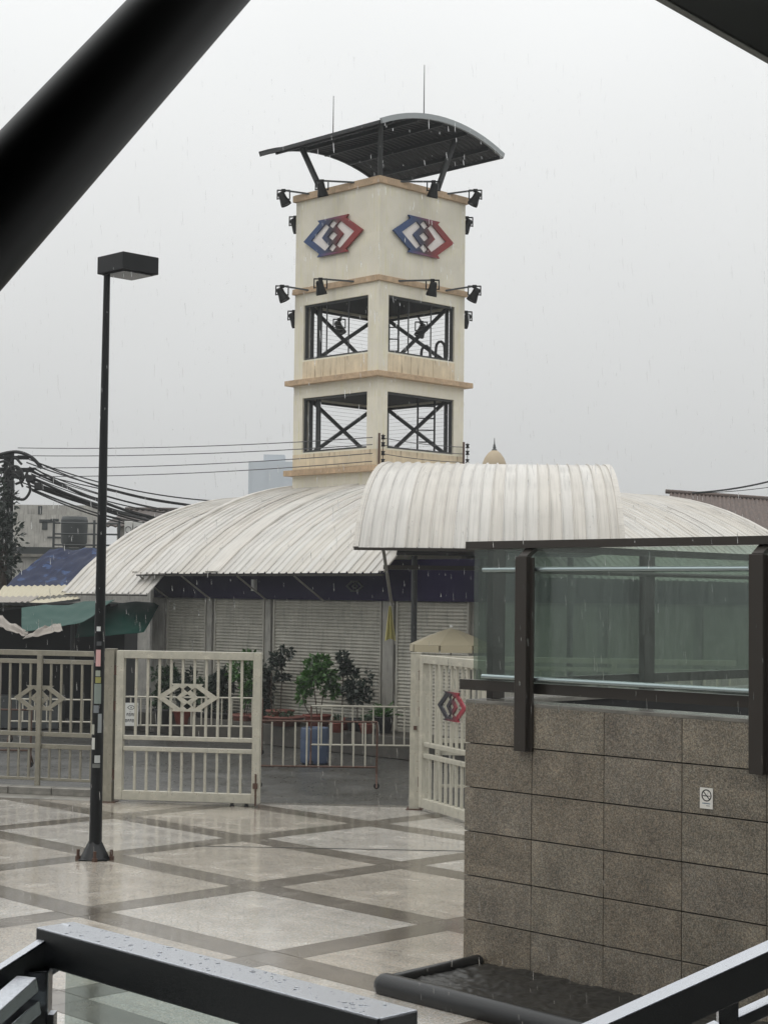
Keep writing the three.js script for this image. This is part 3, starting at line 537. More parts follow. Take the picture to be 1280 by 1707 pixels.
// planting bed with rounded black kerb at the foot of the wall
{
  const p = thing('planting_bed', 'wet dark planting bed with rounded black stone kerb at the foot of the granite wall', 'planter', W0, TH);
  // runs in front of the wall: x from -1.35 to 0, z from 0.1 on
  const kerb = (x0, z0, x1, z1, ra = 0.1) => { const g = new THREE.CapsuleGeometry(ra, Math.hypot(x1 - x0, z1 - z0), 6, 14); g.rotateX(Math.PI / 2); g.applyMatrix4(new THREE.Matrix4().makeRotationY(Math.atan2(x1 - x0, z1 - z0))); g.scale(1, 1, 1); g.translate((x0 + x1) / 2, 0.06, (z0 + z1) / 2); return g; };
  part('kerb_stone', kerb(-1.3, 0.35, -1.3, 1.9), M.kerbBlack, p); part('kerb_stone', kerb(-1.3, 1.92, -1.3, 3.6), M.kerbBlack, p); part('kerb_stone', kerb(-1.3, 3.62, -1.3, 5.6), M.kerbBlack, p);
  part('kerb_stone', kerb(-1.24, 0.27, -0.06, 0.22, 0.055), M.kerbBlack, p);
  const soil = new THREE.PlaneGeometry(1.26, 5.3, 60, 200); soil.rotateX(-Math.PI / 2); { const q = soil.attributes.position; for (let i = 0; i < q.count; i++) q.setY(i, 0.035 + 0.02 * N256(q.getX(i) * 25 + 50, q.getZ(i) * 25 + 50) + 0.02 * N64(q.getX(i) * 5 + 20, q.getZ(i) * 5 + 20)); } soil.computeVertexNormals(); soil.translate(-0.645, 0, 2.95); boxUV(soil);
  const s = part('soil', soil, M.soil, p); s.userData.kind = 'stuff';
}

// ------------------------------------------------------------------ gates, fences
function gateLeaf(name, label, pos, turn, W, paint, emblemMat, flip) {
  const t = thing(name, label, 'gate', pos, turn, undefined), f = 0.12, d = 0.06, H = 2.33, y0 = 0.05, e = 0.008;
  part('stile', bx(0.02, y0, -d, 0.02 + f, H, d, e), paint, t); part('stile', bx(W - f, y0, -d, W, H, d, e), paint, t);
  part('top_rail', bx(0.02 + f, H - f, -d + 0.003, W - f, H, d - 0.003, e), paint, t); part('bottom_rail', bx(0.02 + f, y0, -d + 0.003, W - f, y0 + 0.14, d - 0.003, e), paint, t);
  part('middle_rail', bx(0.02 + f, 0.965, -0.04, W - f, 1.03, 0.04, e), paint, t); part('middle_rail', bx(0.02 + f, 0.795, -0.04, W - f, 0.862, 0.04, e), paint, t);
  const n = 10, up = bx(-0.018, 1.03, -0.018, 0.018, H - f, 0.018), lo = bx(-0.018, y0 + 0.14, -0.018, 0.018, 0.795, 0.018);
  for (let i = 1; i <= n; i++) { const x = 0.02 + f + (W - 2 * f - 0.02) * i / (n + 1); const a = part('picket', up, paint, t), b = part('picket', lo, paint, t); a.position.x = b.position.x = x; }
  const em = part('emblem', emblemGeo(0.98, 0.025, emblemMat ? [0x1b1d26, 0x8e2130] : null), emblemMat ?? paint, t, emblemMat ? 'black and red emblem' : undefined); em.position.set(W / 2, 1.625, 0.02); if (flip) { em.rotation.y = Math.PI; em.position.z = -0.02; }
  // bolts at the free end
  part('drop_bolt', merge([rod([W - 0.05, 0.02, 0.075], [W - 0.05, 0.5, 0.075], 0.012), bx(W - 0.09, 0.28, 0.062, W - 0.02, 0.36, 0.09)]), M.rustSteel, t);
  for (const x of [W - 0.42, W - 0.2]) { const g = new THREE.CylinderGeometry(0.035, 0.035, 0.03, 12); g.rotateX(Math.PI / 2); g.translate(x, 0.0, 0.03); part('castor', merge([g, bx(x - 0.02, 0.02, 0.01, x + 0.02, 0.1, 0.05)]), M.dark, t); }
  part('hinge', merge([rod([0.0, 1.95, 0.03], [0.0, 2.1, 0.03], 0.025), rod([0, 0.35, 0.03], [0, 0.5, 0.03], 0.025), rod([0, 1.4, 0.03], [0, 1.55, 0.03], 0.025)]), M.rustSteel, t);
  return t;
}
const GA = [-4.097, 0, -26.023], gturn = -Math.atan2(0.165, 0.9863);
gateLeaf('gate', 'closed white gate leaf with white emblem, left of the opening', GA, gturn, 2.3, M.whitePaint, null);
{
  const p = thing('gate_post', 'white square gate post between the fence and the left gate', 'post', [-4.19, 0, -26.05], gturn);
  part('shaft', bx(-0.07, 0, -0.08, 0.08, 2.34, 0.08, 0.008), M.oldPaint, p); part('cap', bx(-0.075, 2.341, -0.085, 0.085, 2.352, 0.085), M.oldPaint, p); part('foot_plate', bx(-0.12, 0, -0.12, 0.14, 0.015, 0.12), M.rustSteel, p);
}
{
  const p = thing('gate_post', 'white square gate post right of the opening, carrying the open gate', 'post', [0.52, 0, -25.6], -0.16);
  part('shaft', bx(-0.08, 0, -0.08, 0.07, 2.35, 0.08, 0.008), M.whitePaint, p); part('cap', bx(-0.085, 2.351, -0.085, 0.075, 2.362, 0.085), M.whitePaint, p); part('foot_plate', bx(-0.12, 0, -0.12, 0.12, 0.015, 0.12), M.rustSteel, p);
  part('lock', merge([bx(0.071, 1.7, -0.03, 0.085, 1.78, 0.03), bx(-0.02, 1.2, 0.081, 0.03, 1.26, 0.1)]), M.rustSteel, p);
}
gateLeaf('gate', 'open gate leaf with black and red emblem, swung toward the granite wall', [0.61, 0, -25.5], -Math.atan2(0.925, 0.38), 2.3, M.whitePaint, M.emblemPaint, false);
function fence(label, A, B, n, bays, paint, emblemAt) {
  const dx = B[0] - A[0], dz = B[1] - A[1], L = Math.hypot(dx, dz), t = thing('fence', label, 'fence', [A[0], 0, A[1]], -Math.atan2(dz, dx));
  for (const [a, b] of [[2.19, 2.275], [2.06, 2.13], [0.895, 0.965], [0.7, 0.775], [0.19, 0.235]]) part('rail', bx(0, a, -0.03, L, b, 0.03, 0.006), paint, t);
  const up = bx(-0.016, 0.966, -0.016, 0.016, 2.059, 0.016), lo = bx(-0.016, 0.236, -0.016, 0.016, 0.699, 0.016);
  for (let i = 0; i < n; i++) { const x = (i + 0.5) * L / n; const a = part('picket', up, paint, t), b = part('picket', lo, paint, t); a.position.x = b.position.x = x; }
  for (const q of bays) part('post', bx(q * L - 0.04, 0, 0.031, q * L + 0.04, 2.2, 0.09, 0.006), paint, t);
  for (const q of emblemAt) { const e = part('emblem', emblemGeo(0.92, 0.025), paint, t); e.position.set(q * L, 1.51, 0.02); }
}
fence('weathered white picket fence with emblem, left of the lamp post', [-9.6, -28.3], [-4.36, -26.9], 30, [0.255, 0.785], M.oldPaint, [0.785, 0.255]);
fence('white picket fence behind the open right gate', [0.86, -26.9], [5.5, -26.2], 24, [0.01, 0.6], M.whitePaint, []);

// ------------------------------------------------------------------ lamp post
{
  const t = thing('street_lamp', 'tall black lamp post with square box head and stickers on its shaft', 'street lamp', [-3.43, 0, -20.45]);
  part('shaft', rod([0, 0.19, 0], [0, 7.12, 0], 0.078, 0.04, 20), M.lampBlack, t);
  const fl = new THREE.CylinderGeometry(0.09, 0.2, 0.2, 4, 1); fl.rotateY(Math.PI / 4 + 0.5); fl.translate(0, 0.11, 0); part('base', fl, M.lampBlack, t);
  part('base_plate', bx(-0.17, 0, -0.17, 0.17, 0.015, 0.17), M.lampBlack, t);
  for (const [x, z] of [[-0.2, 0.03], [0.2, 0.03], [0.03, 0.2], [-0.03, -0.2]]) part('anchor_bolt', merge([rod([x, 0, z], [x, 0.12, z], 0.02), rod([x, 0.0, z], [x, 0.04, z], 0.035, 0.035, 6)]), M.rustSteel, t);
  const hd = part('lamp_head', new RoundedBoxGeometry(0.535, 0.215, 0.535, 1, 0.008), M.lampBlack, t); hd.position.set(0.255, 7.22, 0); hd.rotation.y = TH;
  part('glass_cover', bx(-0.22, -0.122, -0.22, 0.22, -0.109, 0.22), M.lens, hd);
  const st = [[2.745, 2.8, -0.04, 0.05, 0xc4c6c4], [2.57, 2.62, 0.1, 0.06, 0x46484a], [2.32, 2.52, 0.0, 0.06, 0xc49a98], [2.2, 2.27, 0, 0.06, 0x8f9489], [2.12, 2.19, 0.05, 0.07, 0x8c8a4e], [1.87, 2.11, 0, 0.09, 0x76807a], [1.76, 1.85, -0.2, 0.07, 0x6f7478], [1.52, 1.75, 0.5, 0.05, 0x85898a], [1.5, 1.62, -0.8, 0.06, 0x9b9b90], [1.32, 1.46, -0.6, 0.05, 0xb9bab4], [1.16, 1.25, 0.2, 0.07, 0xa7aaa8], [1.1, 1.15, 0, 0.1, 0x60625f]];
  for (const [y0, y1, ang, w, c] of st) { const ra = 0.0785 - 0.038 * (y0 / 7) + 0.0035, g = new THREE.CylinderGeometry(ra - 0.0004, ra, y1 - y0, 10, 1, true, ang - w / ra / 2, w / ra); g.translate(0, (y0 + y1) / 2, 0); part('sticker', g, new THREE.MeshPhysicalMaterial({ color: c, roughness: 0.5 }), t); }
}

// ------------------------------------------------------------------ crowd barriers
function barrier(label, A, W, turn, top, bot, n, foot, mat = M.whitePaint, railMat = M.rustSteel) {
  const t = thing('crowd_barrier', label, 'barrier', A, turn);
  part('top_rail', rod([0, top, 0], [W, top, 0], 0.018), railMat, t); part('bottom_rail', rod([0, bot, 0], [W, bot, 0], 0.018), railMat, t);
  const g = rod([0, bot, 0], [0, top, 0], 0.015); for (let i = 1; i < n; i++) part('picket', g, mat, t).position.x = W * i / n;
  for (const x of [0, W]) part('upright', merge([rod([x, foot, 0], [x, top, 0], 0.018), rod([x, foot + 0.04, -0.25], [x, foot + 0.25, 0], 0.014), rod([x, foot + 0.04, 0.25], [x, foot + 0.25, 0], 0.014)]), M.rustSteel, t);
  for (const x of [0, W]) { const c = new THREE.CylinderGeometry(0.05, 0.05, 0.03, 12); c.rotateX(Math.PI / 2); c.translate(x, foot + 0.05, 0); part('wheel', c, M.dark, t); }
}
barrier('rusty crowd barrier with white bars standing in the gate opening', [-2.02, 0, -28.2], 1.95, 0, 1.11, 0.36, 10, 0.0);
barrier('crowd barrier with white bars in front of the potted plants', [-1.33, 0, -32], 1.96, 0, 1.12, 0.39, 10, 0.0, M.whitePaint, M.whitePaint);
barrier('crowd barrier with a white notice hung on it, behind the left gate', [-5.25, 0, -34], 2.85, 0, 1.13, 0.56, 14, 0.0, M.whitePaint, M.whitePaint);
barrier('crowd barrier at the far left edge behind the fence', [-8.0, 0, -31], 1.58, 0, 1.05, 0.31, 8, 0.0);
barrier('crowd barrier behind the fence emblem, left of the lamp post', [-7.9, 0, -36], 2.05, 0, 0.93, 0.46, 8, 0.0, M.whitePaint, M.whitePaint);
{ // notice on the barrier
  const s = thing('notice', 'white notice with emblem and two lines of writing hung on a barrier', 'sign', [-5.03, 0.78, -33.955]);
  const cv = document.createElement('canvas'); cv.width = 128; cv.height = 208; const x = cv.getContext('2d'); x.fillStyle = '#cfcfca'; x.fillRect(0, 0, 128, 208); x.strokeStyle = '#333'; x.fillStyle = '#333'; x.lineWidth = 6;
  x.beginPath(); x.moveTo(30, 40); x.lineTo(50, 24); x.lineTo(78, 24); x.lineTo(98, 40); x.lineTo(78, 56); x.lineTo(50, 56); x.closePath(); x.stroke(); x.fillRect(58, 34, 12, 12);
  // two short words in looped script
  const glyph = (ox, oy, k) => { x.beginPath(); x.arc(ox + 4, oy + 6, 4, 0, 7); x.moveTo(ox, oy + 6); x.lineTo(ox, oy + 26); if (k) { x.lineTo(ox + 12, oy + 26); x.lineTo(ox + 12, oy); } else { x.moveTo(ox, oy + 2); x.lineTo(ox + 12, oy + 2); x.lineTo(ox + 12, oy + 26); } x.stroke(); };
  x.lineWidth = 5; [0, 1, 0, 1].forEach((k, i) => glyph(24 + i * 22, 92, k)); x.fillRect(50, 78, 12, 5); [1, 0, 0, 1, 0].forEach((k, i) => glyph(12 + i * 22, 148, k));
  const t = new THREE.CanvasTexture(cv); t.colorSpace = THREE.SRGBColorSpace;
  part('board', bx(-0.14, -0.23, -0.01, 0.14, 0.23, 0.01), M.white, s); const f = new THREE.PlaneGeometry(0.27, 0.45); f.translate(0, 0, 0.0125); part('print', f, new THREE.MeshPhysicalMaterial({ map: t, roughness: 0.5 }), s);
}

// ------------------------------------------------------------------ plants
const leafG = (() => { const g = new THREE.BufferGeometry(); g.setAttribute('position', new THREE.Float32BufferAttribute([0, 0, 0, -0.3, 0.45, 0.06, 0.3, 0.45, 0.06, 0, 1, -0.05], 3)); g.setIndex([0, 2, 1, 1, 2, 3]); g.computeVertexNormals(); return g; })();
function leaves(list) { // [pos, size, direction]
  const pos = [], nor = [], q = new THREE.Quaternion(), m = new THREE.Matrix4(), up = new THREE.Vector3(0, 1, 0), v = new THREE.Vector3();
  for (const [p, s, d] of list) {
    q.setFromUnitVectors(up, d.clone().normalize()).multiply(new THREE.Quaternion().setFromAxisAngle(up, rnd() * 6.28)); m.compose(p, q, new THREE.Vector3(s * rr(0.7, 1.1), s, s));
    for (const i of [0, 2, 1, 1, 2, 3]) { v.fromBufferAttribute(leafG.attributes.position, i).applyMatrix4(m); pos.push(v.x, v.y, v.z); }
  }
  const g = new THREE.BufferGeometry(); g.setAttribute('position', new THREE.Float32BufferAttribute(pos, 3)); g.computeVertexNormals(); return g;
}
function clump(c, r, n, s, sparse = 0.4) {
  const L = []; const sub = []; const k = Math.max(3, Math.round(n / 45));
  for (let i = 0; i < k; i++) { const a = rnd() * 6.28, y = rr(-1, 1), w = Math.sqrt(1 - y * y) * rr(0.3, 0.85); sub.push(new THREE.Vector3(c[0] + Math.cos(a) * w * r[0], c[1] + y * r[1] * rr(0.4, 0.9), c[2] + Math.sin(a) * w * r[2])); }
  for (let i = 0; i < n; i++) { const b = sub[i % k], d = new THREE.Vector3(rr(-1, 1), rr(-0.7, 1), rr(-1, 1)).normalize(), p = b.clone().add(d.clone().multiply(new THREE.Vector3(...r)).multiplyScalar(sparse * Math.cbrt(rnd()))); L.push([p, s * rr(0.6, 1.3), d.add(new THREE.Vector3(0, rr(-0.5, 0.3), 0))]); }
  return L;
}
function potGeo(r, h) { return new THREE.LatheGeometry([[0, 0], [r * 0.7, 0], [r * 0.95, h * 0.86], [r * 1.06, h * 0.87], [r * 1.06, h], [r * 0.92, h], [r * 0.9, h * 0.9], [0, h * 0.9]].map(([a, b]) => new THREE.Vector2(a, b)), 20); }
const PL = 0.42; // top of the plinth
function potted(label, at, pot, crowns, stems, leafMat, n = 220, size = 0.1, dense = 1.7) {
  const t = thing('potted_plant', label, 'potted plant', at);
  const [r, h, m] = pot; part('pot', potGeo(r, h), m, t);
  const S = stems.map((s) => tube(s, 0.012, 8, 5)); if (S.length) part('stem', merge(S), M.stem, t);
  let L = []; for (const [c, rad, k] of crowns) L = L.concat(clump(c, rad, Math.round(n * dense * (k ?? 1)), size * 1.1)); part('foliage', leaves(L), leafMat, t);
}
// positions along the front of the kiosk
potted('ball-headed shrub on a thin bare stem, right of the left gate', [-2.2, PL, -36.7], [0.3, 0.3, M.terracotta], [[[0.02, 1.45, 0], [0.28, 0.33, 0.28], 1], [[0.05, 1.0, 0.0], [0.22, 0.12, 0.2], 0.35]], [[[0, 0.25, 0], [0.02, 0.8, 0.02], [0.02, 1.4, 0]], [[-0.18, 0.25, 0], [-0.2, 0.6, 0], [-0.2, 1.1, 0]]], M.leafC, 260, 0.09);
potted('wide leafy bush with bright green top, behind the blue barrel', [-1.35, PL, -35.7], [0.3, 0.28, M.redPot], [[[0, 1.15, 0], [0.46, 0.3, 0.35], 1.3], [[-0.3, 0.8, 0], [0.12, 0.3, 0.1], 0.3], [[0.28, 0.8, 0], [0.2, 0.24, 0.15], 0.35]], [[[0, 0.2, 0], [-0.05, 0.6, 0], [-0.12, 1.1, 0]], [[0.05, 0.2, 0], [0.1, 0.6, 0], [0.2, 1.1, 0]], [[-0.1, 0.2, 0], [-0.28, 0.5, 0], [-0.36, 1.0, 0]]], M.leafB, 330, 0.12);
potted('tall thin dark-leaved plant between the wide bush and the round bush', [-0.82, PL, -35.3], [0.2, 0.24, M.redPot], [[[0.02, 1.38, 0], [0.2, 0.28, 0.2], 1], [[0.2, 1.22, 0], [0.12, 0.14, 0.1], 0.3]], [[[0, 0.2, 0], [0.0, 0.7, 0], [0.02, 1.4, 0]]], M.leafC, 170, 0.1);
potted('low rounded dark bush right of the tall thin plant', [-0.5, PL, -35.0], [0.24, 0.26, M.blackPot], [[[0, 0.8, 0], [0.36, 0.24, 0.3], 1.3], [[0.22, 1.05, 0], [0.05, 0.26, 0.05], 0.08]], [[[0, 0.2, 0], [0, 0.5, 0], [0, 0.8, 0]]], M.leafC, 260, 0.1);
{ // fern-like rosette
  const t = thing('potted_plant', 'spiky light green fern-like plant in a black pot beside the kiosk pillar', 'potted plant', [0.05, PL, -34.55]);
  part('pot', potGeo(0.2, 0.34, 0), M.blackPot, t); const L = [];
  for (let i = 0; i < 26; i++) { const a = rnd() * 6.28, e = rr(0.25, 1.2), d = new THREE.Vector3(Math.cos(a) * Math.cos(e), Math.sin(e), Math.sin(a) * Math.cos(e)), len = rr(0.35, 0.55); for (let j = 0; j < 9; j++) { const q = j / 9, p = new THREE.Vector3(0, 0.32, 0).addScaledVector(d, len * q); p.y -= 0.16 * q * q; for (const s of [-1, 1]) L.push([p.clone(), 0.12 * (1 - q * 0.6), d.clone().add(new THREE.Vector3(-Math.sin(a) * s, -0.1, Math.cos(a) * s))]); } }
  part('foliage', leaves(L), M.leafB, t);
}
for (const [x, z, w, m, lab] of [[-0.9, -34.6, 0.17, M.redPot, 'small red flower pot under the tall thin plant, with low pink flowers'], [-0.3, -34.4, 0.16, M.redPot, 'small red flower pot under the rounded bush'], [-2.05, -36.2, 0.42, M.terracotta, 'wide low terracotta bowl beside the left gate, edge of the plinth']]) potted(lab, [x, PL, z], [w, 0.2, m], [[[0, 0.28, 0], [w, 0.1, w], 1]], [], M.leafA, 70, 0.07);
// behind the left gate
for (const [x, z, h, w, m, leaf, lab] of [
  [-5.0, -39.0, 1.0, 0.34, M.blackPot, M.leafA, 'dark shrub behind the left part of the closed gate'],
  [-4.5, -38.7, 0.95, 0.3, M.redPot, M.leafC, 'shrub behind the closed gate just left of its emblem'],
  [-3.95, -38.4, 0.8, 0.34, M.blackPot, M.leafA, 'low dark shrub directly behind the closed gate emblem'],
  [-3.55, -38.1, 1.05, 0.28, M.blackPot, M.leafC, 'thin shrub behind the closed gate just right of its emblem'],
  [-3.05, -37.6, 1.35, 0.34, M.terracotta, M.leafB, 'tall green bush in a terracotta pot behind the right end of the closed gate'],
  [-2.62, -37.2, 1.1, 0.26, M.terracotta, M.leafC, 'dark slender bush peeking out right of the closed gate']])
  potted(lab, [x, 0.2, z], [0.28, 0.36, m], [[[0, h, 0], [w, h * 0.42, w * 0.8], 1], [[rr(-0.1, 0.1), h * 0.6, 0.05], [w * 0.8, h * 0.3, w * 0.6], 0.6]], [[[0, 0.3, 0], [0.03, h * 0.6, 0], [-0.02, h, 0]], [[0.05, 0.3, 0], [0.1, h * 0.6, 0], [0.15, h, 0]]], leaf, 300, 0.11);
{ // blue barrel
  const t = thing('barrel', 'faded blue plastic barrel behind the crowd barrier', 'barrel', [-1.28, -0.03, -32.6]);
  part('drum', new THREE.LatheGeometry([[0, 0], [0.24, 0], [0.27, 0.04], [0.28, 0.2], [0.265, 0.22], [0.28, 0.24], [0.28, 0.46], [0.265, 0.48], [0.28, 0.5], [0.27, 0.68], [0.25, 0.7], [0.25, 0.66], [0, 0.64]].map(([a, b]) => new THREE.Vector2(a, b)), 24), M.bluePlastic, t);
}
{ // parasol
  const t = thing('parasol', 'faded beige parasol standing behind the open right gate', 'umbrella', [1.26, 0, -31]);
  const n = 8, R = 0.78, pos = [], idx = []; for (let i = 0; i < n; i++) { const a = (i / n) * 6.283 + 0.3, b = ((i + 1) / n) * 6.283 + 0.3; for (let j = 0; j < 6; j++) { const q0 = j / 6, q1 = (j + 1) / 6, y = (q) => 2.64 - 0.3 * Math.pow(q, 1.25); const P = (q, w) => [Math.cos(w) * R * q, y(q), Math.sin(w) * R * q]; pos.push(...P(q0, a), ...P(q1, b), ...P(q1, a)); if (j) pos.push(...P(q0, a), ...P(q0, b), ...P(q1, b)); } }
  const g = new THREE.BufferGeometry(); g.setAttribute('position', new THREE.Float32BufferAttribute(pos, 3)); g.computeVertexNormals(); part('canopy', g, M.umbrella, t); void idx;
  for (let i = 0; i < n; i++) { const a = (i / n) * 6.283 + 0.32, b = ((i + 1) / n) * 6.283 + 0.28; part('valance', patch([[Math.cos(a) * R, 2.338, Math.sin(a) * R], [Math.cos(b) * R, 2.338, Math.sin(b) * R], [Math.cos(b) * R * 1.01, 2.21, Math.sin(b) * R * 1.01], [Math.cos(a) * R * 1.01, 2.21, Math.sin(a) * R * 1.01]], 4, 1, null, 0.004), M.umbrella, t); }
  part('pole', rod([0, 0, 0], [0, 2.62, 0], 0.018), M.pillar, t); part('finial', new THREE.SphereGeometry(0.03, 10, 8).translate(0, 2.67, 0), M.white, t);
  for (let i = 0; i < n; i++) { const a = (i / n) * 6.283 + 0.3; part('rib', rod([0, 2.6, 0], [Math.cos(a) * R, 2.335, Math.sin(a) * R], 0.006, 0.006, 5), M.towerSteel, t); }
}

// ------------------------------------------------------------------ market stalls on the left
{
  const s = thing('market_stall', 'dark market stall interior under the tarpaulins, left of the kiosk', 'market stall', [0, 0, 0]);
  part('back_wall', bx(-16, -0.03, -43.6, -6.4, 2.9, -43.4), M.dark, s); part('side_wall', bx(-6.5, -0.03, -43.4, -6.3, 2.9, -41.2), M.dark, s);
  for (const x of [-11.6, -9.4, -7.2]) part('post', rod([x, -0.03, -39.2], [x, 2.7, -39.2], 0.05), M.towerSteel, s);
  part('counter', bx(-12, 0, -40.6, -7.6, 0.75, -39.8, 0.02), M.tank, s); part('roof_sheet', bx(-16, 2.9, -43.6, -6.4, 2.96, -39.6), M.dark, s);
}
const wr = (k, a) => (u, v) => a * ((N64(u * k, v * k * 0.7) - 0.5) + 0.5 * (N64(u * k * 3 + 5, v * k * 2) - 0.5));
solo('tarpaulin', patch([[-9.75, 3.34, -43.2], [-8.0, 3.36, -43.2], [-7.45, 4.42, -45.4], [-9.0, 4.4, -45.4]], 40, 24, wr(5, 0.09), 0.01), M.blueTarp, 'wet blue tarpaulin laid over a stall roof, left of the lamp post', 'tarpaulin');
solo('tarpaulin', patch([[-8.05, 2.34, -37.6], [-6.7, 2.55, -37.8], [-6.3, 3.06, -39.6], [-8.45, 2.86, -39.4]], 30, 14, wr(4, 0.06), 0.01), M.greenTarp, 'bright green tarpaulin awning at the stall front, left of the lamp post', 'tarpaulin');
solo('tarpaulin', patch([[-7.1, 2.2, -39.0], [-5.6, 2.3, -39.6], [-5.4, 3.0, -41.0], [-7.2, 3.02, -40.6]], 24, 14, wr(4, 0.05), 0.01), M.greenTarp, 'shaded green tarpaulin sagging behind the lamp post, under the roof end', 'tarpaulin');
{
  const t = thing('awning', 'beige corrugated awning sheets below the blue tarpaulin', 'awning', [0, 0, 0]);
  const cor = (k) => (u) => 0.02 * Math.sin(u * k);
  part('sheet', patch([[-9.6, 2.98, -41.4], [-7.6, 3.2, -41.9], [-7.55, 3.42, -43.2], [-9.7, 3.36, -43.0]], 60, 4, cor(90), 0.01), M.beigeSheet, t);
  part('sheet', patch([[-9.9, 2.92, -40.6], [-8.55, 2.98, -40.8], [-8.5, 3.12, -41.6], [-9.9, 3.08, -41.5]], 40, 4, cor(60), 0.01), M.whiteTarp, t);
  part('sheet', patch([[-9.2, 2.78, -40.2], [-7.4, 3.06, -40.7], [-7.4, 3.14, -41.4], [-9.0, 2.96, -41.0]], 50, 3, cor(80), 0.01), M.beigeSheet, t);
  part('gutter', bar([-9.4, 2.75, -40.15], [-7.3, 3.04, -40.65], 0.05, 0.06), M.towerSteel, t);
}
solo('tarpaulin', patch([[-8.7, 2.5, -37.9], [-7.95, 2.22, -37.5], [-7.9, 2.32, -37.6], [-8.75, 2.74, -38.2]], 16, 6, wr(5, 0.12), 0.01), M.whiteTarp, 'torn off-white tarpaulin flap at the far left edge', 'tarpaulin');
solo('tarpaulin', patch([[-8.0, 2.2, -37.45], [-7.1, 2.36, -37.4], [-7.2, 2.52, -37.7], [-7.6, 2.46, -37.6]], 16, 6, wr(5, 0.1), 0.01), M.whiteTarp, 'pale pinkish tarpaulin flap hanging below the green awning', 'tarpaulin');
// building behind the stalls
{
  const b = thing('shop_building', 'grimy grey building with a faded sign wall behind the blue tarpaulin', 'building', [0, 0, 0]);
  part('sign_wall', bx(-14.5, 4.75, -60.3, -9.95, 6.34, -60), M.grime, b, 'faded pale sign board with worn dark marks');
  for (const [x, y, w, h] of [[-12.3, 5.7, 0.5, 0.12], [-12.2, 5.45, 0.2, 0.3], [-11.9, 5.75, 0.3, 0.1], [-12.35, 6.0, 0.14, 0.3], [-12.0, 5.15, 0.5, 0.06]]) part('mark', bx(x, y, -59.998, x + w, y + h, -59.98), M.tank, b);
  part('wall', bx(-14.5, -0.03, -60.6, -8.4, 4.72, -60.32), M.grime, b);
  part('lower_wall', bx(-14.5, -0.03, -52.2, -7.2, 4.3, -52), M.grime, b);
  part('roof_slab', bx(-14.6, 4.31, -60.3, -7.1, 4.4, -51.9), M.concrete, b);
  part('ledge', bx(-14.5, 4.4, -52.4, -7.2, 4.62, -52.2), M.tank, b);
}
{
  const t = thing('water_tank', 'dark grey tank on legs in front of the faded sign wall', 'tank', [-10.05, 4.4, -54.6]);
  part('shell', new THREE.LatheGeometry([[0, 0.3], [0.36, 0.3], [0.42, 0.45], [0.44, 1.15], [0.4, 1.28], [0, 1.3]].map(([a, q]) => new THREE.Vector2(a, q)), 20), M.tank, t);
  for (const [x, z] of [[-0.25, 0.25], [0.25, 0.25], [-0.25, -0.25], [0.25, -0.25]]) part('leg', rod([x, 0, z], [x, 0.32, z], 0.05), M.tank, t);
}
{
  const t = thing('railing', 'dark rooftop railing beside the grey tank', 'railing', [-10.6, 4.4, -54.0]);
  for (const y of [0.35, 0.7, 1.05]) part('rail', rod([0, y, 0], [2.1, y, 0], 0.03), M.tank, t); for (const x of [0, 1.3, 2.1]) part('post', rod([x, 0, 0], [x, 1.15, 0], 0.04), M.tank, t);
}
{
  const t = thing('air_conditioner', 'pale air conditioner outdoor units on a bracket, above the kiosk roof end', 'air conditioner', [-7.72, 4.86, -50]);
  for (const x of [0, 0.27]) { const c = part('casing', bx(x, 0, -0.3, x + 0.24, 0.5, 0, 0.015), M.white, t); const g = new THREE.TorusGeometry(0.09, 0.01, 6, 18); g.translate(x + 0.12, 0.25, 0.005); part('fan_grille', g, M.towerSteel, c); }
  part('bracket', merge([bx(-0.1, -0.06, -0.4, 0.62, -0.01, 0.02), bx(-0.1, -0.5, -0.4, -0.04, -0.06, -0.34)]), M.tank, t);
}
{
  const b = thing('house', 'grey house with dark tiled roof behind the kiosk roof end', 'house', [0, 0, 0]);
  part('wall', bx(-9.2, -0.03, -62.5, -4.5, 5.6, -58), M.grime, b); part('wall_panel', bx(-8.3, 4.2, -57.98, -7.5, 5.5, -57.9), M.greyRoof, b);
  part('roof', patch([[-9.6, 5.55, -57.4], [-4.2, 5.5, -57.4], [-4.6, 6.25, -61], [-9.3, 6.25, -61]], 60, 10, (u, v) => 0.04 * Math.sin(u * 140) + 0.03 * (v * 10 % 1), 0.06), M.greyRoof, b);
  part('ridge', rod([-9.4, 6.27, -61], [-4.5, 6.27, -61], 0.08), M.greyRoof, b);
}
{
  const b = thing('house', 'brown tiled roof house at the right edge behind the kiosk', 'house', [0, 0, 0]);
  part('wall', bx(12.2, -0.03, -76, 20, 6.3, -70.6), M.grime, b);
  part('roof', patch([[11.6, 6.2, -70], [20, 5.9, -70], [20, 7.5, -74], [12.6, 7.95, -74]], 110, 14, (u, v) => 0.05 * Math.sin(u * 260) + 0.06 * ((v * 7) % 1), 0.08), M.brownRoof, b);
  part('ridge', rod([12.4, 8.0, -74], [20, 7.55, -74], 0.1), M.brownRoof, b);
}
{ // hazy far block
  const b = thing('office_tower', 'pale grey high-rise fading into the rain behind the tower', 'building', [-27, 0, -400]);
  part('wall', bx(-5.4, 0, -10, 6, 35.2, 0), M.tower_far, b);
  for (const x of [-5.0, -1.2, 2.2, 5.6]) part('pier', bx(x - 0.2, 0, 0.0, x + 0.2, 35.1, 0.15), M.tower_far, b);
  part('roof_plant', bx(-2, 35.2, -7, 3, 37, -2), M.tower_far, b);
}
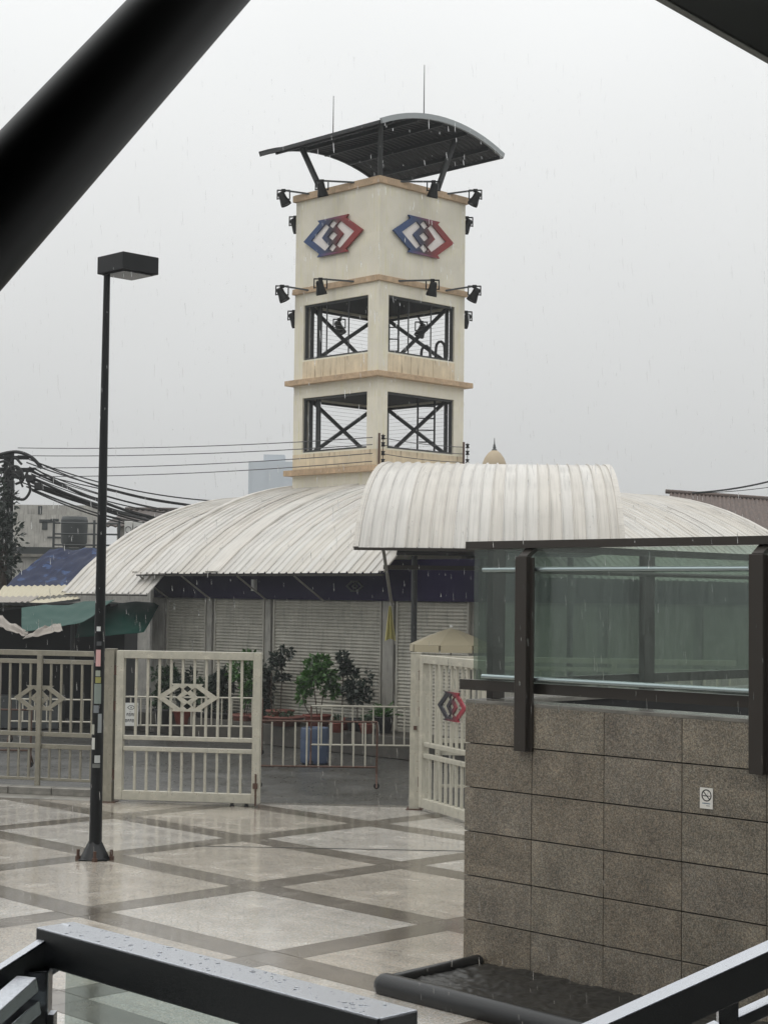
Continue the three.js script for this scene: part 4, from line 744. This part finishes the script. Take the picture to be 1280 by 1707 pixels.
{
  const t = thing('pavilion', 'beige dome with pointed finial rising behind the canopy', 'pavilion', [5.23, 0, -80]);
  part('dome', new THREE.LatheGeometry([[0.62, 9.2], [0.6, 9.5], [0.56, 9.65], [0.46, 9.9], [0.3, 10.12], [0.15, 10.24], [0, 10.28]].map(([a, q]) => new THREE.Vector2(a, q)), 24), M.dome, t);
  part('finial', new THREE.LatheGeometry([[0.15, 10.2], [0.12, 10.3], [0.06, 10.34], [0.09, 10.4], [0.05, 10.45], [0.06, 10.5], [0.03, 10.55], [0.012, 10.85], [0, 10.86]].map(([a, q]) => new THREE.Vector2(a, q)), 14), M.towerSteel, t);
  part('drum', new THREE.CylinderGeometry(0.6, 0.7, 9.25, 16).translate(0, 4.6, 0), M.dome, t);
}
// utility pole, cable mess, tree at the left edge
{
  const t = thing('utility_pole', 'dark utility pole loaded with cable fittings at the left edge', 'utility pole', [-10.75, 0, -48]);
  part('pole', rod([0, 0, 0], [0, 7.2, 0], 0.2, 0.15, 12), M.dark, t); part('crossarm', bar([-0.6, 6.7, 0.1], [0.75, 6.7, 0.1], 0.1, 0.12), M.dark, t); part('crossarm', bar([-0.6, 7.05, 0.1], [0.6, 7.05, 0.1], 0.1, 0.1), M.dark, t);
  part('cable_loop', tube([[0.1, 6.3, 0.2], [0.2, 5.95, 0.25], [0.5, 5.85, 0.25], [0.68, 6.1, 0.25], [0.6, 6.4, 0.2]], 0.04, 30, 8), M.cable, t);
  for (let k = 0; k < 7; k++) { const ox = rr(-0.25, 0.35), oy = rr(6.2, 6.8), P = []; const m = 6; for (let i = 0; i <= m; i++) { const a = i / m * 5.2 + k; P.push([ox + Math.cos(a) * rr(0.16, 0.34), oy + Math.sin(a) * rr(0.16, 0.4), 0.22 + rr(-0.08, 0.1)]); } part('cable_coil', tube(P, rr(0.018, 0.04), 36, 6), M.cable, t); }
  part('cable_coil', tube([[-0.6, 6.95, 0.2], [-0.2, 7.12, 0.25], [0.3, 7.2, 0.25], [0.7, 7.05, 0.25], [1.0, 6.75, 0.25]], 0.05, 30, 8), M.cable, t);
  for (const [x, y, w, h] of [[0.15, 6.45, 0.3, 0.22], [0.55, 6.35, 0.25, 0.2], [0.8, 6.12, 0.2, 0.22], [-0.05, 6.1, 0.25, 0.3]]) part('splice_box', bx(x, y, 0.05, x + w, y + h, 0.3, 0.03), M.cable, t);
}
{
  const t = thing('tree', 'dark leafy tree at the left edge below the cable mess', 'tree', [-10.75, 0, -47.2]);
  part('trunk', rod([0, 0, 0], [0.1, 4.6, 0], 0.18, 0.1), M.stem, t);
  part('crown', leaves([...clump([-0.25, 4.6, 0], [0.8, 1.0, 0.7], 1700, 0.17, 0.5), ...clump([-0.1, 5.7, 0.1], [0.42, 0.75, 0.5], 650, 0.14, 0.5)]), M.leafC, t);
}
function cable(label, A, B, sag, r, group, mat = M.cable) { const P = []; for (let i = 0; i <= 10; i++) { const q = i / 10; P.push([A[0] + (B[0] - A[0]) * q, A[1] + (B[1] - A[1]) * q - sag * 4 * q * (1 - q), A[2] + (B[2] - A[2]) * q]); } solo('cable', tube(P, r, 30, 6), mat, label, 'cable', group); }
{
  const grp = 'black cables fanning from the utility pole to behind the kiosk roof';
  const ends = [[-3.6, 5.75, -46], [-3.9, 5.6, -46], [-4.2, 5.48, -46], [-4.5, 5.38, -46.5], [-4.8, 5.3, -47], [-4.3, 5.55, -46], [-3.8, 5.4, -47], [-5.2, 5.12, -47], [-6.1, 5.4, -53], [-5.7, 5.45, -54], [-5.2, 5.4, -54], [-4.9, 5.25, -50]];
  ends.forEach((e, i) => cable('one of many black cables sagging right from the utility pole', [-10.35 + rr(0, 0.4), 7.02 - i * 0.075 + rr(-0.04, 0.04), -47.8], e, 0.1 + rr(0, 0.3), 0.013 + rr(0, 0.012), grp));
  for (let i = 0; i < 9; i++) cable('one strand of the thick black cable bundle running down behind the lamp post', [-10.2 + rr(0, 0.25), 6.75 - i * 0.065 + rr(-0.04, 0.04), -47.7], [-6.9 + rr(0, 0.7), 5.45 - i * 0.035 + rr(-0.05, 0.05), -52], 0.06 + rr(0, 0.22), 0.018 + rr(0, 0.018), 'thick black cable bundle');
  cable('single dark cable slung below the bundle in front of the sign wall', [-10.0, 6.1, -47.7], [-7.2, 5.2, -51], 0.12, 0.022);
  const ys = [7.0, 6.83, 6.62, 6.43], lz = [[-9.5, 7.32], [-9.5, 7.1], [-9.2, 6.75], [-9.2, 6.5]];
  ['topmost', 'second', 'third', 'lowest'].forEach((n, i) => cable(`${n} of the four thin power lines running level to the tower's near corner`, [lz[i][0] - 1, lz[i][1] + 0.02, -48], [-0.3, ys[i], -39.98], 0.1, 0.011, undefined, M.thinWire));
  ys.forEach((y, i) => cable(`${['topmost', 'second', 'third', 'lowest'][i]} thin wire strung across the tower's right face, between the two insulator racks`, [-0.08, y, -39.98], [2.0, y - 0.02, -42.08], 0.04, 0.009, undefined, M.thinWire));
  cable('thick black cable rising to the right edge above the brown roof', [11.0, 7.05, -60], [15.5, 8.05, -60], 0.18, 0.035); cable('thin cable below the thick one at the right edge', [11.0, 7.03, -60], [15.5, 7.6, -60], 0.1, 0.014);
}
for (const [x, z, lab] of [[-0.13, -39.93, 'insulator rack with black spools on the tower near corner'], [1.98, -42.0, 'insulator rack with black spools on the tower right edge']]) {
  const t = thing('insulator_rack', lab, 'insulator rack', [x, 6.35, z]); part('bracket', bx(-0.03, 0, 0, 0.02, 0.75, 0.05), M.rustSteel, t); part('rod', rod([0.09, 0.02, 0.03], [0.09, 0.73, 0.03], 0.01), M.rustSteel, t);
  for (const y of [0.08, 0.27, 0.48, 0.65]) part('spool', new THREE.LatheGeometry([[0, -0.05], [0.055, -0.05], [0.03, 0], [0.055, 0.05], [0, 0.05]].map(([a, q]) => new THREE.Vector2(a, q)), 10).translate(0.09, y, 0.03), M.black, t);
}

// ------------------------------------------------------------------ foreground: stair railings and roof steel
{
  const t = thing('railing', 'dark steel box rail with wet bright top, lower left foreground', 'railing', [0, 0, 0]);
  const d = [0.701, 0.713], n = [0.713, -0.701], P0 = [-0.668, -3.309], w = 0.088, top = 2.55, hh = 0.072;
  // top rail along the grid, its near top edge runs through P0
  const c = (s) => [P0[0] + d[0] * s + n[0] * w / 2, top - hh / 2, P0[1] + d[1] * s + n[1] * w / 2];
  part('top_rail', bar(c(0.0), c(0.955), w, hh, 0.004), M.wetSteel, t);
  // sloping rail down and to the left of the corner
  const dn = [-n[0], -0.42, -n[1]], st = c(0.03), s2 = (o, y, l) => bar([st[0] + n[0] * 0.03 + d[0] * o, st[1] - y - 0.001 + 0.012, st[2] + n[1] * 0.03 + d[1] * o], [st[0] + dn[0] * l + d[0] * o, st[1] - y + dn[1] * l, st[2] + dn[2] * l + d[1] * o], 0.028, hh, 0.004);
  part('sloping_rail', s2(-0.01, 0.005, 0.6), M.wetSteel, t);
  part('lower_bar', bar([-0.662, 2.462, -3.22], [-0.76, 2.385, -2.95], 0.045, 0.03, 0.003), M.wetSteel, t);
  part('lower_bar', bar([-0.656, 2.42, -3.22], [-0.76, 2.343, -2.95], 0.045, 0.03, 0.003), M.wetSteel, t);
  part('post', bx(-0.668, 1.6, -3.3, -0.63, 2.478, -3.25, 0.004), M.wetSteel, t);
  part('post', bx(-0.627, 1.6, -3.27, -0.615, 2.4, -3.235), M.wetSteel, t);
  const ga = c(0.05), gb = c(0.98); part('glass_panel', bar([ga[0], 2.06, ga[2]], [gb[0], 2.06, gb[2]], 0.012, 0.82), M.clearGlass, t);
}
{
  const t = thing('railing', 'dark steel stair rail rising to the right, lower right foreground', 'railing', [0, 0, 0]);
  const A = [0.5, 2.138, -4.2], D = [0.905, 0.33, -0.275], k = (q, y) => [A[0] + D[0] * q, A[1] + D[1] * q - y, A[2] + D[2] * q];
  part('top_rail', bar(k(-0.3, 0.045), k(1.2, 0.045), 0.07, 0.09, 0.004), M.wetSteel, t);
  part('post', bar(k(0.425, 0.09), [k(0.425, 0)[0], 1.3, k(0.425, 0)[2]], 0.05, 0.03), M.wetSteel, t);
  part('lower_bar', bar(k(0.245, 0.15), k(0.405, 0.15), 0.05, 0.03, 0.003), M.wetSteel, t); part('lower_bar', bar(k(0.445, 0.15), k(1.2, 0.15), 0.05, 0.03, 0.003), M.wetSteel, t);
  part('end_bar', bar(k(0.24, 0.152), [k(0.24, 0)[0] - 0.08, k(0.24, 0.152)[1] - 0.0, k(0.24, 0)[2] - 0.09], 0.05, 0.03, 0.003), M.wetSteel, t);
}
{
  const t = thing('roof_strut', 'thick black steel tube crossing the upper left corner', 'steel tube');
  const a = new THREE.Vector3(-0.837, 4.03, -3.6), b = new THREE.Vector3(-0.51, 4.725, -4.24), dir = b.clone().sub(a);
  const A = a.clone().addScaledVector(dir, -0.9), B = b.clone().addScaledVector(dir, 1.2);
  part('tube', rod(A.toArray(), B.toArray(), 0.113, 0.113, 48), M.black, t);
}
{
  const t = thing('roof_beam', 'dark steel roof beam across the upper right corner', 'steel beam');
  // lower near edge passes through (0.82,5.01,-5) and (1.14,4.83,-5)
  part('web', bar([0.0, 5.738, -5.0], [2.6, 4.273, -5.0], 0.05, 0.46, 0.006), M.beamPaint ?? (M.beamPaint = new THREE.MeshPhysicalMaterial({ color: 0x989c99, roughness: 0.5 })), t);
}
// beads of water on the rails
{
  const g = new THREE.SphereGeometry(1, 8, 6); g.scale(1, 0.45, 1);
  const n = 240, m = new THREE.InstancedMesh(g, M.bead ?? (M.bead = new THREE.MeshPhysicalMaterial({ color: 0xffffff, transmission: 1, thickness: 0.003, roughness: 0, ior: 1.33 })), n), o = new THREE.Object3D(); m.name = 'water_beads'; m.userData = { kind: 'stuff', label: 'beads of rain water on the wet rails' };
  for (let i = 0; i < n; i++) {
    if (i < 140) { const q = rr(0.01, 0.94), w = rr(0.006, 0.082); o.position.set(-0.668 + 0.701 * q + 0.713 * w, 2.55, -3.309 + 0.713 * q - 0.701 * w); } else { const q = rr(-0.25, 1), w = rr(-0.03, 0.03); o.position.set(0.5 + 0.905 * q + 0.29 * w, 2.139 + 0.33 * q, -4.2 - 0.275 * q + 0.95 * w); }
    const k = 0.001 + 0.003 * Math.pow(rnd(), 2.6); o.scale.set(k * rr(0.8, 1.5), k, k * rr(0.8, 1.3)); o.rotation.set(0, rnd() * 6, 0); o.updateMatrix(); m.setMatrixAt(i, o.matrix);
  }
  scene.add(m);
}
// the station the photograph is taken from: roof overhead, wall at the left and behind, landing under foot (all outside the frame)
{
  const s = structGroup('station_canopy', 'dark station roof, walls and landing round the viewpoint');
  part('roof_slab', bx(-9, 5.75, -4.7, 9, 6.0, 8), M.darkSteel, s);
  M.station = new THREE.MeshPhysicalMaterial({ color: 0x7a7a76, roughness: 0.7 });
  part('wall', bx(-4.4, 0, -7, -4.2, 5.74, 7.6), M.station, s); part('wall', bx(5, 0, -6, 5.2, 5.74, 7.39), M.station, s); part('wall', bx(-4.19, 0, 7.4, 9, 5.74, 7.6), M.station, s);
  part('landing', bx(-4.19, 1.3, -2.3, 2.4, 1.5, 7.39), M.station, s);
}
// ------------------------------------------------------------------ rain
{
  const g = new THREE.SphereGeometry(1, 6, 5); g.scale(0.0012, 0.014, 0.0012);
  const n = 4200, m = new THREE.InstancedMesh(g, M.rain, n), o = new THREE.Object3D(); m.name = 'rain'; m.userData = { kind: 'stuff', label: 'slender raindrops falling over the plaza' };
  for (let i = 0; i < n; i++) { const z = -rr(7, 24), x = rr(-0.26, 0.26) * -z, y = 3.2 + rr(-0.26, 0.33) * -z; o.position.set(x, Math.max(0.05, y), z); o.rotation.set(0, 0, rr(0.02, 0.12)); const s = rr(0.7, 1.3); o.scale.set(s, s * rr(0.5, 2.2), s); o.updateMatrix(); m.setMatrixAt(i, o.matrix); }
  scene.add(m);
}
renderer.render(scene, camera);
